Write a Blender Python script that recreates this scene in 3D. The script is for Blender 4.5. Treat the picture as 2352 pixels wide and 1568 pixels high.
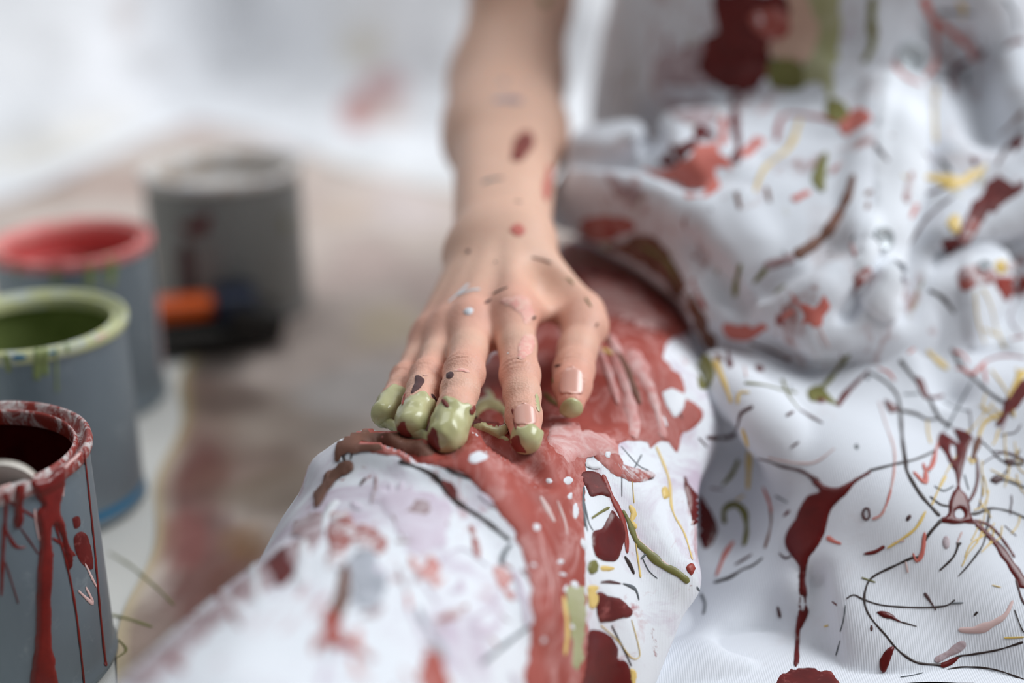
import bpy, math, random
import numpy as np
from mathutils import Vector, Matrix
from mathutils.bvhtree import BVHTree
from mathutils.geometry import delaunay_2d_cdt

random.seed(7)
RNG = np.random.default_rng(7)
for o in list(bpy.data.objects):
    bpy.data.objects.remove(o, do_unlink=True)
scene = bpy.context.scene
COL = scene.collection

# ------------------------------------------------------------------ camera
H = 0.37                      # camera height above the floor (m)
PITCH = math.radians(21.0)
ROLL = math.radians(1.0)
LENS = 50.0
F = 2352 * LENS / 36.0        # focal length in photograph pixels
FWD = Vector((0, math.cos(PITCH), -math.sin(PITCH)))
R0 = Vector((1, 0, 0))
U0 = Vector((0, math.sin(PITCH), math.cos(PITCH)))
RIGHT = R0 * math.cos(ROLL) - U0 * math.sin(ROLL)
UP = U0 * math.cos(ROLL) + R0 * math.sin(ROLL)
EYE = Vector((0, 0, H))
cam_data = bpy.data.cameras.new('camera')
cam = bpy.data.objects.new('camera', cam_data)
COL.objects.link(cam)
rot = Matrix((RIGHT, UP, -FWD)).transposed()
cam.matrix_world = Matrix.Translation(EYE) @ rot.to_4x4()
cam_data.lens = LENS
cam_data.sensor_width = 36.0
cam_data.clip_start = 0.05
cam_data.dof.use_dof = True
cam_data.dof.focus_distance = 0.628
cam_data.dof.aperture_fstop = 1.8
cam_data.dof.aperture_blades = 0
scene.camera = cam

# ------------------------------------------------------------------ light
world = bpy.data.worlds.new('world')
scene.world = world
world.use_nodes = True
wb = world.node_tree.nodes['Background']
wb.inputs['Color'].default_value = (0.90, 0.95, 1.0, 1)
wb.inputs['Strength'].default_value = 0.22

def area_light(name, loc, target, sx, sy, power, color):
    l = bpy.data.lights.new(name, 'AREA')
    l.shape = 'RECTANGLE'
    l.size, l.size_y = sx, sy
    l.energy = power
    l.color = color
    o = bpy.data.objects.new(name, l)
    COL.objects.link(o)
    o.location = loc
    d = Vector(target) - Vector(loc)
    o.rotation_euler = d.to_track_quat('-Z', 'Y').to_euler()
    return o
# daylight from a big window to the right of the painter; plus an added overhead fill that brightens the hanging sheet
area_light('window_daylight', (2.0, 0.80, 2.0), (0.05, 0.7, 0.1), 1.6, 1.4, 90, (0.93, 0.97, 1.0))

area_light('back_sheet_fill', (-0.6, 1.45, 2.4), (-0.45, 2.1, 0.2), 1.3, 0.9, 17, (0.95, 0.98, 1.0))

vs = scene.view_settings
vs.view_transform = 'Standard'
vs.look = 'None'
vs.exposure = -0.25
vs.gamma = 1.0
vs.use_curve_mapping = False

# ------------------------------------------------------------------ helpers
def P(u, v, d):
    """photograph pixel + depth along the view axis -> point in the room (m)"""
    return EYE + (FWD + RIGHT * ((u - 1176.0) / F) - UP * ((v - 784.0) / F)) * d
def PN(u, v, d):
    return np.array(P(u, v, d), dtype=np.float64)
def Pz(u, v, z):
    """pixel -> point on the horizontal plane at height z"""
    r = FWD + RIGHT * ((u - 1176.0) / F) - UP * ((v - 784.0) / F)
    return EYE + r * ((z - H) / r.z)
NE, NR, NU, NF = (np.array(x, dtype=np.float64) for x in (EYE, RIGHT, UP, FWD))
def project(pts):
    q = pts - NE
    d = q @ NF
    return 1176.0 + F * (q @ NR) / d, 784.0 - F * (q @ NU) / d, d

def hash3(i, j, k, seed):
    n = (i * 374761393 + j * 668265263 + k * 2147483647 + seed * 1274126177) & 0xffffffff
    n = ((n ^ (n >> 13)) * 1274126177) & 0xffffffff
    n = (n ^ (n >> 16)) & 0xffff
    return n / 32767.5 - 1.0
def vnoise(p, seed=0):
    """smooth value noise in [-1, 1] on an (N,3) array"""
    f = np.floor(p)
    t = p - f
    t = t * t * (3 - 2 * t)
    i, j, k = (f[:, c].astype(np.int64) for c in range(3))
    out = 0
    for a in (0, 1):
        wa = t[:, 0] if a else 1 - t[:, 0]
        for b in (0, 1):
            wb_ = t[:, 1] if b else 1 - t[:, 1]
            for c in (0, 1):
                wc = t[:, 2] if c else 1 - t[:, 2]
                out = out + wa * wb_ * wc * hash3(i + a, j + b, k + c, seed)
    return out

# ---- signed-distance shapes, sculpted and meshed as one continuous surface
def smin(a, b, k):
    if k <= 0: return np.minimum(a, b)
    h = np.maximum(k - np.abs(a - b), 0) / k
    return np.minimum(a, b) - h * h * k * 0.25
def smax(a, b, k):
    return -smin(-a, -b, k)
def cone(p, a, b, r1, r2):
    ab = b - a
    t = np.clip(((p - a) @ ab) / (ab @ ab), 0, 1)
    return np.linalg.norm(p - a - t[:, None] * ab, axis=1) - (r1 + (r2 - r1) * t)
def ball(p, c, r):
    return np.linalg.norm(p - c, axis=1) - r
def ellipsoid(p, c, ax, rad):
    q = (p - c) @ ax.T / rad
    k0 = np.linalg.norm(q, axis=1)
    k1 = np.linalg.norm(q / rad, axis=1)
    return k0 * (k0 - 1.0) / np.maximum(k1, 1e-9)
def tri(p, a, b, c, r):
    ba, cb, ac = b - a, c - b, a - c
    pa, pb, pc = p - a, p - b, p - c
    n = np.cross(ba, ac)
    def seg(pp, e):
        t = np.clip((pp @ e) / (e @ e), 0, 1)
        return np.sum((e * t[:, None] - pp) ** 2, axis=1)
    s = (np.sign(pa @ np.cross(ba, n)) + np.sign(pb @ np.cross(cb, n)) + np.sign(pc @ np.cross(ac, n)))
    edge = np.minimum(np.minimum(seg(pa, ba), seg(pb, cb)), seg(pc, ac))
    face = (pa @ n) ** 2 / (n @ n)
    return np.sqrt(np.where(s < 2.0, edge, face)) - r
def chain(p, pts, rads, k=0.0):
    d = None
    for i in range(len(pts) - 1):
        e = cone(p, pts[i], pts[i + 1], rads[i], rads[i + 1])
        d = e if d is None else smin(d, e, k)
    return d

def mesh_sdf(f, lo, hi, h, coarse=4, slack=1.6):
    """sparse surface nets: returns vertices (N,3) and quads (M,4)"""
    lo = np.array(lo, dtype=np.float64); hi = np.array(hi, dtype=np.float64)
    def ev(p):
        return np.concatenate([f(p[i:i + 300000]) for i in range(0, len(p), 300000)])
    H_ = h * coarse
    n = np.ceil((hi - lo) / H_).astype(int)
    g = np.stack(np.meshgrid(*[np.arange(m) for m in n], indexing='ij'), -1).reshape(-1, 3)
    val = ev(lo + (g + 0.5) * H_)
    g = g[np.abs(val) < H_ * 0.87 * slack]
    off = np.stack(np.meshgrid(*[np.arange(coarse)] * 3, indexing='ij'), -1).reshape(-1, 3)
    cells = (g[:, None, :] * coarse + off[None]).reshape(-1, 3)
    N = n * coarse + 2
    lin = lambda q: (q[:, 0] * N[1] + q[:, 1]) * N[2] + q[:, 2]
    co = np.array([[a, b, c] for a in (0, 1) for b in (0, 1) for c in (0, 1)])
    ids = np.stack([lin(cells + c) for c in co], 1)
    uq, inv = np.unique(ids, return_inverse=True)
    inv = inv.reshape(ids.shape)
    q = np.stack([uq // (N[1] * N[2]), (uq // N[2]) % N[1], uq % N[2]], 1)
    V = ev(lo + q * h)[inv]
    neg = V < 0
    act = neg.any(1) & ~neg.all(1)
    cells, V, neg = cells[act], V[act], neg[act]
    acc = np.zeros((len(cells), 3)); cnt = np.zeros(len(cells))
    for a in range(8):
        for b in range(a + 1, 8):
            if np.abs(co[a] - co[b]).sum() != 1: continue
            m = neg[:, a] != neg[:, b]
            t = V[m, a] / (V[m, a] - V[m, b])
            acc[m] += co[a] + t[:, None] * (co[b] - co[a])
            cnt[m] += 1
    verts = lo + (cells + acc / cnt[:, None]) * h
    cid = lin(cells)
    order = np.argsort(cid); scid = cid[order]
    def find(q):
        k = lin(q); i = np.searchsorted(scid, k); i = np.minimum(i, len(scid) - 1)
        ok = scid[i] == k
        return np.where(ok, order[i], -1)
    quads = []
    for ax in range(3):
        e = np.zeros(3, int); e[ax] = 1
        b = (ax + 1) % 3; c = (ax + 2) % 3
        eb = np.zeros(3, int); eb[b] = 1
        ec = np.zeros(3, int); ec[c] = 1
        i1 = int(np.where((co == e).all(1))[0][0])
        m = neg[:, 0] != neg[:, i1]
        cc = cells[m]
        v0 = np.where(m)[0]
        v1, v2, v3 = find(cc - eb), find(cc - eb - ec), find(cc - ec)
        ok = (v1 >= 0) & (v2 >= 0) & (v3 >= 0)
        fl = neg[m, 0]
        qd = np.stack([v0, v1, v2, v3], 1)
        qd = np.where(fl[:, None], qd, qd[:, ::-1])
        quads.append(qd[ok])
    return verts, np.concatenate(quads)

def np_mesh(name, verts, faces, smooth=True):
    me = bpy.data.meshes.new(name)
    verts = np.asarray(verts, dtype=np.float32); faces = np.asarray(faces, dtype=np.int32)
    k = faces.shape[1]
    me.vertices.add(len(verts)); me.vertices.foreach_set('co', verts.ravel())
    me.loops.add(len(faces) * k); me.loops.foreach_set('vertex_index', faces.ravel())
    me.polygons.add(len(faces))
    me.polygons.foreach_set('loop_start', np.arange(0, len(faces) * k, k, dtype=np.int32))
    if smooth: me.polygons.foreach_set('use_smooth', np.ones(len(faces), dtype=bool))
    me.update(calc_edges=True)
    me.validate()
    return me
def normals_of(verts, faces):
    a, b, c, d = (verts[faces[:, i]] for i in range(4))
    fn = np.cross(c - a, d - b)
    n = np.zeros_like(verts)
    for i in range(4): np.add.at(n, faces[:, i], fn)
    return n / np.maximum(np.linalg.norm(n, axis=1, keepdims=True), 1e-12)

def link(name, me, mat, parent=None):
    o = bpy.data.objects.new(name, me)
    COL.objects.link(o)
    if mat is not None: me.materials.append(mat)
    if parent is not None:
        o.parent = parent
        o.matrix_parent_inverse = parent.matrix_world.inverted()
    return o
def empty(name, loc=(0, 0, 0)):
    o = bpy.data.objects.new(name, None)
    COL.objects.link(o)
    o.location = loc
    o.empty_display_size = 0.05
    bpy.context.view_layer.update()
    return o
def tag(o, label=None, cat=None, group=None, kind=None):
    if label: o['label'] = label
    if cat: o['category'] = cat
    if group: o['group'] = group
    if kind: o['kind'] = kind
    return o
def pydata(name, vs_, fs_, mat, parent=None, smooth=True):
    me = bpy.data.meshes.new(name)
    me.from_pydata([tuple(v) for v in vs_], [], fs_)
    me.polygons.foreach_set('use_smooth', np.full(len(me.polygons), smooth))
    me.update()
    return link(name, me, mat, parent)

# ------------------------------------------------------------------ materials
def srgb(r, g, b):
    f = lambda c: (c / 255 / 12.92) if c / 255 <= 0.04045 else ((c / 255 + 0.055) / 1.055) ** 2.4
    return (f(r), f(g), f(b), 1.0)
class NT:
    def __init__(self, name):
        self.m = bpy.data.materials.new(name); self.m.use_nodes = True
        self.t = self.m.node_tree; self.b = self.t.nodes['Principled BSDF']
        self.co = self.n('ShaderNodeTexCoord').outputs['Object']
    def n(self, typ, **kw):
        x = self.t.nodes.new(typ)
        for k, v in kw.items(): setattr(x, k, v)
        return x
    def l(self, a, b): self.t.links.new(a, b)
    def noise(self, scale, detail=4, rough=0.6, vec=None, dist=0.0):
        x = self.n('ShaderNodeTexNoise')
        x.inputs['Scale'].default_value = scale; x.inputs['Detail'].default_value = detail
        x.inputs['Roughness'].default_value = rough; x.inputs['Distortion'].default_value = dist
        self.l(vec if vec is not None else self.co, x.inputs['Vector'])
        return x.outputs['Fac']
    def mapping(self, scale=(1, 1, 1), rot_=(0, 0, 0)):
        x = self.n('ShaderNodeMapping')
        x.inputs['Scale'].default_value = scale; x.inputs['Rotation'].default_value = rot_
        self.l(self.co, x.inputs['Vector'])
        return x.outputs['Vector']
    def ramp(self, fac, stops):
        x = self.n('ShaderNodeValToRGB')
        e = x.color_ramp.elements
        while len(e) < len(stops): e.new(0.5)
        for el, (p, c) in zip(e, stops): el.position = p; el.color = c
        self.l(fac, x.inputs['Fac'])
        return x.outputs['Color']
    def mix(self, fac, a, b, blend='MIX'):
        x = self.n('ShaderNodeMix', data_type='RGBA', blend_type=blend)
        for s, i in ((fac, 0), (a, 6), (b, 7)):
            if hasattr(s, 'is_output') or hasattr(s, 'links'): self.l(s, x.inputs[i])
            else: x.inputs[i].default_value = s
        return x.outputs[2]
    def math(self, op, a, b=0.0):
        x = self.n('ShaderNodeMath', operation=op)
        for s, i in ((a, 0), (b, 1)):
            if hasattr(s, 'links'): self.l(s, x.inputs[i])
            else: x.inputs[i].default_value = s
        return x.outputs[0]
    def bump(self, height, strength, dist):
        x = self.n('ShaderNodeBump')
        x.inputs['Strength'].default_value = strength; x.inputs['Distance'].default_value = dist
        self.l(height, x.inputs['Height']); self.l(x.outputs['Normal'], self.b.inputs['Normal'])
    def out(self, color=None, rough=None, **kw):
        if color is not None:
            if hasattr(color, 'links'): self.l(color, self.b.inputs['Base Color'])
            else: self.b.inputs['Base Color'].default_value = color
        if rough is not None:
            if hasattr(rough, 'links'): self.l(rough, self.b.inputs['Roughness'])
            else: self.b.inputs['Roughness'].default_value = rough
        for k, v in kw.items():
            s = self.b.inputs[k.replace('_', ' ')]
            if hasattr(v, 'links'): self.l(v, s)
            else: s.default_value = v
        return self.m
BW0, BW1 = (0, 0, 0, 1), (1, 1, 1, 1)

def cloth_material(name, base, rib=False, veil=()):
    t = NT(name)
    n1 = t.noise(9, 3)
    c = t.mix(n1, base, tuple(x * 0.93 for x in base[:3]) + (1,))
    # faint grubby marks
    g = t.ramp(t.noise(22, 6, 0.7), [(0.60, BW0), (0.80, (0.35, 0.35, 0.35, 1))])
    c = t.mix(g, c, srgb(196, 178, 176))
    for (sc, lo_, hi_, col_, st_) in veil:      # thin dried paint rubbed into the weave
        m = t.ramp(t.noise(sc, 7, .68, t.mapping(st_), .8), [(lo_, BW0), (hi_, BW1)])
        c = t.mix(m, c, col_)
    w = t.n('ShaderNodeTexWave', wave_type='BANDS', bands_direction='X')
    w.inputs['Scale'].default_value = 290 if rib else 420
    w.inputs['Distortion'].default_value = 0.25
    t.l(t.co, w.inputs['Vector'])
    fine = t.noise(900, 2)
    h = t.math('ADD', t.math('MULTIPLY', w.outputs['Fac'], 0.8 if rib else 0.35), t.math('MULTIPLY', fine, 0.5))
    t.bump(h, 0.28 if rib else 0.2, 0.0006)
    return t.out(c, 0.85, Sheen_Weight=0.12, Specular_IOR_Level=0.25)

def paint_material(name, base, other=None, rough=0.35, chalk=0.0, chalk_col=None, scale=60, stretch=(1, 1, 1), thr=0.5, rel=0.0004, coat=0.0, soft=0.14):
    t = NT(name)
    c = base
    vec = t.mapping(stretch)
    if other is not None:
        c = t.mix(t.ramp(t.noise(scale, 5, 0.65, vec), [(0.35, BW0), (0.65, BW1)]), base, other)
    nz = t.noise(scale * 2.2, 7, 0.72, vec, 0.6)
    r = rough
    if chalk > 0:
        m = t.ramp(nz, [(thr - soft * .5, BW0), (thr + soft * .5, (chalk,) * 3 + (1,))])
        c = t.mix(m, c, chalk_col)
        r = t.math('ADD', t.math('MULTIPLY', m, 0.35), rough)
    t.bump(nz, 0.35, rel)
    return t.out(c, r, Specular_IOR_Level=0.35, Coat_Weight=coat)
# ------------------------------------------------------------------ the setting
def stain_field(verts, base, splats):
    """paint stains soaked into a sheet: (x, y, radius_x, radius_y, rotation, colour, opacity) on the sheet's own plane"""
    col = np.tile(np.array(base[:3]), (len(verts), 1))
    wob = np.stack([vnoise(verts * 14 + 5, 1), vnoise(verts * 14 + 9, 2)], 1) * 0.5
    for (cx, cy, rx, ry, a, c, op) in splats:
        d = verts[:, :2] - np.array([cx, cy])
        ca, sa = math.cos(a), math.sin(a)
        q = np.stack([(d[:, 0] * ca + d[:, 1] * sa) / rx, (-d[:, 0] * sa + d[:, 1] * ca) / ry], 1) + wob
        m = np.clip(1.35 - np.sum(q * q, 1), 0, 1) * op
        col = col * (1 - m[:, None]) + np.array(c[:3]) * m[:, None]
    return col
def sheet(name, fn, nu, nv, mat, splats_fn=None, base=(0.8, 0.8, 0.8, 1), parent=None, thick=0.0):
    us, vs_ = np.meshgrid(np.linspace(0, 1, nu), np.linspace(0, 1, nv), indexing='xy')
    pts = fn(us.ravel(), vs_.ravel())
    i = np.arange(nu * nv).reshape(nv, nu)
    q = np.stack([i[:-1, :-1], i[:-1, 1:], i[1:, 1:], i[1:, :-1]], -1).reshape(-1, 4)
    me = np_mesh(name, pts, q)
    if splats_fn is not None:
        c = splats_fn(pts, us.ravel(), vs_.ravel())
        at = me.color_attributes.new('stain', 'FLOAT_COLOR', 'POINT')
        at.data.foreach_set('color', np.concatenate([c, np.ones((len(c), 1))], 1).astype(np.float32).ravel())
    return link(name, me, mat, parent)
def stained_material(name, rough, grain):
    t = NT(name)
    a = t.n('ShaderNodeVertexColor', layer_name='stain').outputs['Color']
    n1 = t.ramp(t.noise(grain, 6, 0.65), [(0.3, (0.82, 0.82, 0.82, 1)), (0.7, (1.08, 1.08, 1.08, 1))])
    c = t.mix(1.0, a, n1, 'MULTIPLY')
    t.bump(t.noise(grain * 3, 4), 0.25, 0.002)
    return t.out(c, rough)

# bare floorboards below the sheets
t = NT('floor_boards')
fl_mat = t.out(t.mix(t.noise(3, 5, 0.6, t.mapping((1, 12, 1))), srgb(196, 190, 184), srgb(214, 208, 202)), 0.6)
floor = pydata('floor', [(-3, -1, 0), (3.5, -1, 0), (3.5, 4, 0), (-3, 4, 0)], [(0, 1, 2, 3)], fl_mat)
tag(floor, 'pale floor under the paint covered sheets', kind='structure')
back_y = 2.15
wall_mat = NT('wall_plaster').out(srgb(226, 228, 232), 0.8)
wall = pydata('wall_back', [(-3, back_y + .75, 0), (3.5, back_y + .75, 0), (3.5, back_y + .75, 2.6), (-3, back_y + .75, 2.6)], [(0, 1, 2, 3)], wall_mat)
tag(wall, 'white wall behind the hanging sheet', kind='structure')

# brown paper lying on the floor, covered with dried paint
g = lambda u, v: Pz(u, v, 0.0)
def gs(u, v, ru, rv, rot_, c, op):
    p = g(u, v); e = g(u + ru, v); w = g(u, v + rv)
    return (p.x, p.y, (e - p).length, (w - p).length * 1.0, rot_, c, op)
PAPER = srgb(212, 196, 186)
def paper_fn(u, v):
    # left edge runs from the cans towards the shin
    l0, l1 = g(445, 800), g(268, 1560)
    y = -0.05 + 2.15 * v
    t_ = (y - l1.y) / (l0.y - l1.y)
    xl = l1.x + (l0.x - l1.x) * t_ + 0.004 * np.sin(y * 40)
    xl = np.where(t_ > 1, l0.x - (y - l0.y) * 2.3, xl)
    x = xl + (1.5 - xl) * u
    p = np.stack([x, y, np.zeros_like(x)], 1)
    p[:, 2] = 0.0022 + 0.0012 * vnoise(p * 9, 3) + 0.0006 * vnoise(p * 25, 4)
    return p
def paper_col(p, u, v):
    br, dr = srgb(120, 84, 70), srgb(104, 44, 36)
    s = [gs(450, 1020, 90, 160, .2, br, .75), gs(470, 1130, 70, 140, .3, dr, .8), gs(560, 1090, 120, 70, 0, br, .7),
         gs(430, 1330, 80, 160, .2, srgb(112, 50, 40), .85), gs(540, 1300, 70, 90, 0, srgb(126, 70, 46), .7),
         gs(330, 1480, 60, 120, .2, srgb(130, 100, 88), .7), gs(620, 980, 160, 110, 0, srgb(150, 132, 116), .65),
         gs(660, 1130, 130, 70, 0, srgb(140, 122, 104), .8), gs(500, 930, 120, 50, 0, srgb(96, 74, 64), .8),
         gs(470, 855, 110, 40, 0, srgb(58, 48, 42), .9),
         gs(420, 1240, 60, 60, 0, srgb(150, 84, 78), .7), gs(560, 1240, 60, 40, 0, srgb(160, 116, 60), .5),
         gs(800, 900, 130, 70, 0, srgb(206, 200, 196), .8), gs(780, 1000, 120, 50, 0, srgb(168, 156, 146), .6),
         gs(900, 760, 90, 60, 0, srgb(214, 196, 160), .6), gs(820, 620, 130, 60, 0, srgb(206, 184, 176), .8),
         gs(900, 480, 160, 60, 0, srgb(222, 208, 204), .8), gs(780, 500, 90, 40, 0, srgb(208, 186, 170), .7),
         gs(250, 420, 190, 26, 0, srgb(186, 158, 146), .9), gs(110, 440, 90, 22, 0, srgb(156, 128, 112), .8),
         gs(480, 290, 160, 18, .1, srgb(202, 178, 176), .8), gs(700, 330, 150, 30, 0, srgb(216, 206, 206), .8),
         gs(930, 330, 150, 40, 0, srgb(228, 226, 232), .95), gs(830, 290, 60, 26, 0, srgb(226, 228, 236), .9),
         gs(980, 660, 60, 60, 0, srgb(208, 184, 176), .6), gs(700, 480, 40, 60, 0, srgb(200, 180, 170), .6)]
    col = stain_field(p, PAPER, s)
    rim = np.clip(1 - u * 190, 0, 1)[:, None] * 0.6
    return col * (1 - rim) + np.array(srgb(206, 186, 132)[:3]) * rim
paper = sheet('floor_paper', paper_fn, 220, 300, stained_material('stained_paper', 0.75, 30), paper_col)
tag(paper, 'brown protective paper on the floor stained with dried red and pink paint', 'paper')

# white drop cloth under the cans
def cloth_fn(u, v):
    x = -1.5 + 1.62 * u; y = 0.2 + 1.75 * v
    p = np.stack([x, y, np.zeros_like(x)], 1)
    p[:, 2] = 0.0008
    return p
dc_mat = cloth_material('drop_cloth_fabric', srgb(222, 220, 214))
drop = sheet('drop_cloth', cloth_fn, 60, 60, dc_mat)
tag(drop, 'off white drop cloth lying under the paint cans', 'cloth')

# crumpled white sheet hanging behind and running out over the floor
_e = [g(a, b) for a, b in ((-350, 520), (0, 470), (130, 425), (330, 330), (450, 285), (620, 320), (780, 390), (1000, 440), (1300, 470), (2300, 480))]
FX, FY = [q.x for q in _e], [q.y for q in _e]
def back_fn(u, v):
    x = -1.35 + 2.9 * u
    s = v * 2.3                                    # distance along the sheet from the front edge
    foot = np.interp(x, FX, FY)
    run = 0.28
    y = np.where(s < run, foot + s, foot + run + 0.16 * (1 - np.exp(-(s - run) * 3)))
    z = 0 * s
    z = 0.004 + np.where(s < run - .12, 0, np.sqrt(np.maximum(s - run + .12, 0) ** 2 + .0144) - .12)
    p = np.stack([x, y, z], 1)
    q = p.copy(); q[:, 2] = s
    f = vnoise(q * np.array([5, 1, 2.4]) + q[:, 2:3] * np.array([2.2, 0, 0]), 11) * 0.036 \
        + vnoise(q * np.array([11, 1, 5]) + q[:, 2:3] * np.array([5, 0, 0]), 12) * 0.022 + vnoise(q * 24, 13) * 0.009
    wall_ = np.clip((s - .1) / .4, 0, 1)
    p[:, 1] -= f * wall_
    p[:, 2] += np.abs(f) * 0.5 * (1 - wall_) * np.clip(s * 8, 0, 1)
    return p
def back_col(p, u, v):
    base = np.tile(np.array(srgb(244, 245, 248)[:3]), (len(p), 1))
    q = np.stack([p[:, 0], v * 2.3, p[:, 0] * 0], 1)
    a = np.clip(vnoise(q * 4 + 3, 21) * 1.6 - .3, 0, 1)[:, None] * 0.35
    b = np.clip(vnoise(q * 6 + 7, 22) * 1.8 - .7, 0, 1)[:, None] * 0.45
    base = base * (1 - a) + np.array(srgb(206, 204, 208)[:3]) * a
    base = base * (1 - b) + np.array(srgb(226, 214, 190)[:3]) * b
    pu, pv, _ = project(p)
    for (cx, cy, rx, ry, c, op) in [(880, 200, 60, 45, (202, 160, 158), .9), (820, 258, 40, 46, (196, 120, 110), .9),
                                    (890, 265, 60, 30, (208, 180, 168), .7), (830, 110, 60, 50, (226, 216, 196), .6),
                                    (290, 30, 30, 60, (196, 182, 176), .7), (340, 140, 70, 30, (206, 204, 204), .6)]:
        m = np.clip(1.3 - ((pu - cx) / rx) ** 2 - ((pv - cy) / ry) ** 2, 0, 1)[:, None] * op
        base = base * (1 - m) + np.array(srgb(*c)[:3]) * m
    return base
back = sheet('hanging_sheet', back_fn, 260, 240, stained_material('stained_sheet', 0.85, 12), back_col)
tag(back, 'crumpled white paint spattered sheet hanging in the background', 'sheet')
# ------------------------------------------------------------------ the person
person = empty('person', tuple(Pz(1750, 700, 0.0)))
tag(person, 'person in white paint splattered coveralls resting a bare hand on their knee', 'person')

# ---- arm and hand: one continuous surface
J = lambda l: [PN(*q) for q in l]
FING = {   # (pixel x, pixel y, depth) at MCP, mid, PIP, mid, DIP, tip ; radii
    'index':  (J([(1180, 728, .682), (1188, 795, .664), (1194, 862, .647), (1199, 908, .636), (1203, 955, .626), (1208, 1002, .616)]),
               [.0098, .0086, .0089, .0080, .0077, .0066]),
    'middle': (J([(1082, 752, .682), (1076, 805, .662), (1066, 858, .641), (1056, 898, .629), (1046, 942, .617), (1026, 1000, .605)]),
               [.0098, .0087, .0091, .0082, .0079, .0068]),
    'ring':   (J([(1030, 768, .688), (1004, 820, .669), (981, 868, .651), (972, 895, .639), (962, 925, .628), (946, 968, .615)]),
               [.0090, .0076, .0079, .0071, .0069, .0060]),
    'pinky':  (J([(984, 782, .694), (956, 828, .680), (930, 872, .665), (920, 892, .657), (907, 914, .648), (882, 948, .636)]),
               [.0080, .0064, .0066, .0060, .0058, .0050]),
}
THUMB = (J([(1235, 628, .722), (1335, 722, .703), (1340, 752, .697), (1326, 805, .684), (1318, 850, .673), (1314, 885, .664), (1312, 924, .655)]),
         [.0140, .0112, .0104, .0090, .0093, .0087, .0064])
W_R, W_U = PN(1198, 560, .738), PN(1106, 572, .744)          # wrist, thumb side / little-finger side
def hand_fingers(p):
    d = None
    for k, (pts, r) in FING.items():
        e = chain(p, pts, r, .0035)
        d = e if d is None else smin(d, e, .0014)
    return smin(d, chain(p, THUMB[0], THUMB[1], .004), .001)
def hand_palm(p):
    d = cone(p, W_R, FING['index'][0][0], .0145, .0103)
    wm = W_R * .62 + W_U * .38
    d = smin(d, cone(p, wm, FING['middle'][0][0], .0150, .0104), .010)
    wr = W_R * .3 + W_U * .7
    d = smin(d, cone(p, wr, FING['ring'][0][0], .0145, .0098), .010)
    d = smin(d, cone(p, W_U, FING['pinky'][0][0], .0125, .0088), .010)
    dn = np.array([0, 0.0, -1.0])
    # palm pad, ball of the thumb
    d = smin(d, cone(p, W_R * .5 + W_U * .5 + dn * .008, (FING['middle'][0][0] + FING['ring'][0][0]) / 2 + dn * .010, .016, .012), .014)
    # web between thumb and index
    mid = THUMB[0][1]
    d = smin(d, tri(p, THUMB[0][0], mid * .75 + THUMB[0][0] * .25, FING['index'][0][0] * .85 + W_R * .15 + dn * .004, .0066), .012)
    # webs between the fingers
    for a, b, s in (('index', 'middle', .42), ('middle', 'ring', .5), ('ring', 'pinky', .5)):
        pa, pb = FING[a][0], FING[b][0]
        qa, qb = pa[0] * (1 - s) + pa[1] * s, pb[0] * (1 - s) + pb[1] * s
        d = smin(d, cone(p, qa + dn * .003, qb + dn * .003, .0048, .0048), .006)
    return d
ELB = PN(1165, 208, .945)
def arm(p):
    d = smin(cone(p, W_R, PN(1204, 300, .895), .0148, .0215), cone(p, W_U, PN(1120, 290, .900), .0148, .0215), .022)
    d = smin(d, cone(p, PN(1202, 320, .885), PN(1185, 190, .95), .0225, .0265), .03)
    d = smin(d, cone(p, PN(1120, 320, .89), PN(1140, 200, .955), .0220, .0265), .03)
    u1, u2, u3 = PN(1165, 190, .958), PN(1198, 0, .968), PN(1230, -700, 1.02)
    d = smin(d, chain(p, [u1, u2, u3], [.0315, .0312, .043], .02), .03)
    return d
UPV = np.array([0, .25, 1.0]); UPV /= np.linalg.norm(UPV)
def hand_bumps(p, d):
    # knuckles, finger joints, ulna head, tendons
    for k, r, o in (('index', .0066, .0052), ('middle', .0066, .0054), ('ring', .0056, .0050), ('pinky', .0050, .0044)):
        d = smin(d, ball(p, FING[k][0][0] + UPV * o, r), .0060)
        pp = FING[k][0][2]
        d = smin(d, ball(p, pp + UPV * .0022, FING[k][1][2] * .82), .003)
    d = smin(d, ball(p, PN(1364, 750, .698), .0048), .008)
    d = smin(d, ball(p, PN(1066, 588, .742), .0070), .011)
    for k, a, t0 in (('index', W_R * .75 + W_U * .25, .012), ('middle', W_R * .55 + W_U * .45, .0125), ('ring', W_R * .38 + W_U * .62, .0125), ('pinky', W_R * .15 + W_U * .85, .0115)):
        m = FING[k][0][0]
        d = smin(d, cone(p, a + UPV * t0, m + UPV * .0074, .0022, .0027), .0065)
    return d
def skin(p):
    d = smin(hand_palm(p), hand_fingers(p), .0065)
    d = hand_bumps(p, d)
    d = smin(d, arm(p), .016)
    # shallow hollow at the base of the thumb (snuffbox), skin folds over the finger joints
    d = smax(d, -ball(p, PN(1268, 640, .700), .008), .016)
    return d
hv, hf = mesh_sdf(skin, (-.12, .50, .06), (.11, 1.08, .62), .00105)
hn = normals_of(hv, hf)
# skin colour variation: redder over joints and fingertips
red = np.zeros(len(hv))
for k, (pts, r) in FING.items():
    for i, w, s in ((0, .75, .010), (2, .6, .008), (4, .45, .007), (5, .8, .009)):
        red = np.maximum(red, w * np.exp(-np.sum((hv - pts[i]) ** 2, 1) / (s + r[i]) ** 2 * 1.2))
for i, w, s in ((2, .5, .010), (4, .55, .008), (5, .8, .009), (6, .9, .008)):
    red = np.maximum(red, w * np.exp(-np.sum((hv - THUMB[0][i]) ** 2, 1) / (s + THUMB[1][i]) ** 2 * 1.2))
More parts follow.
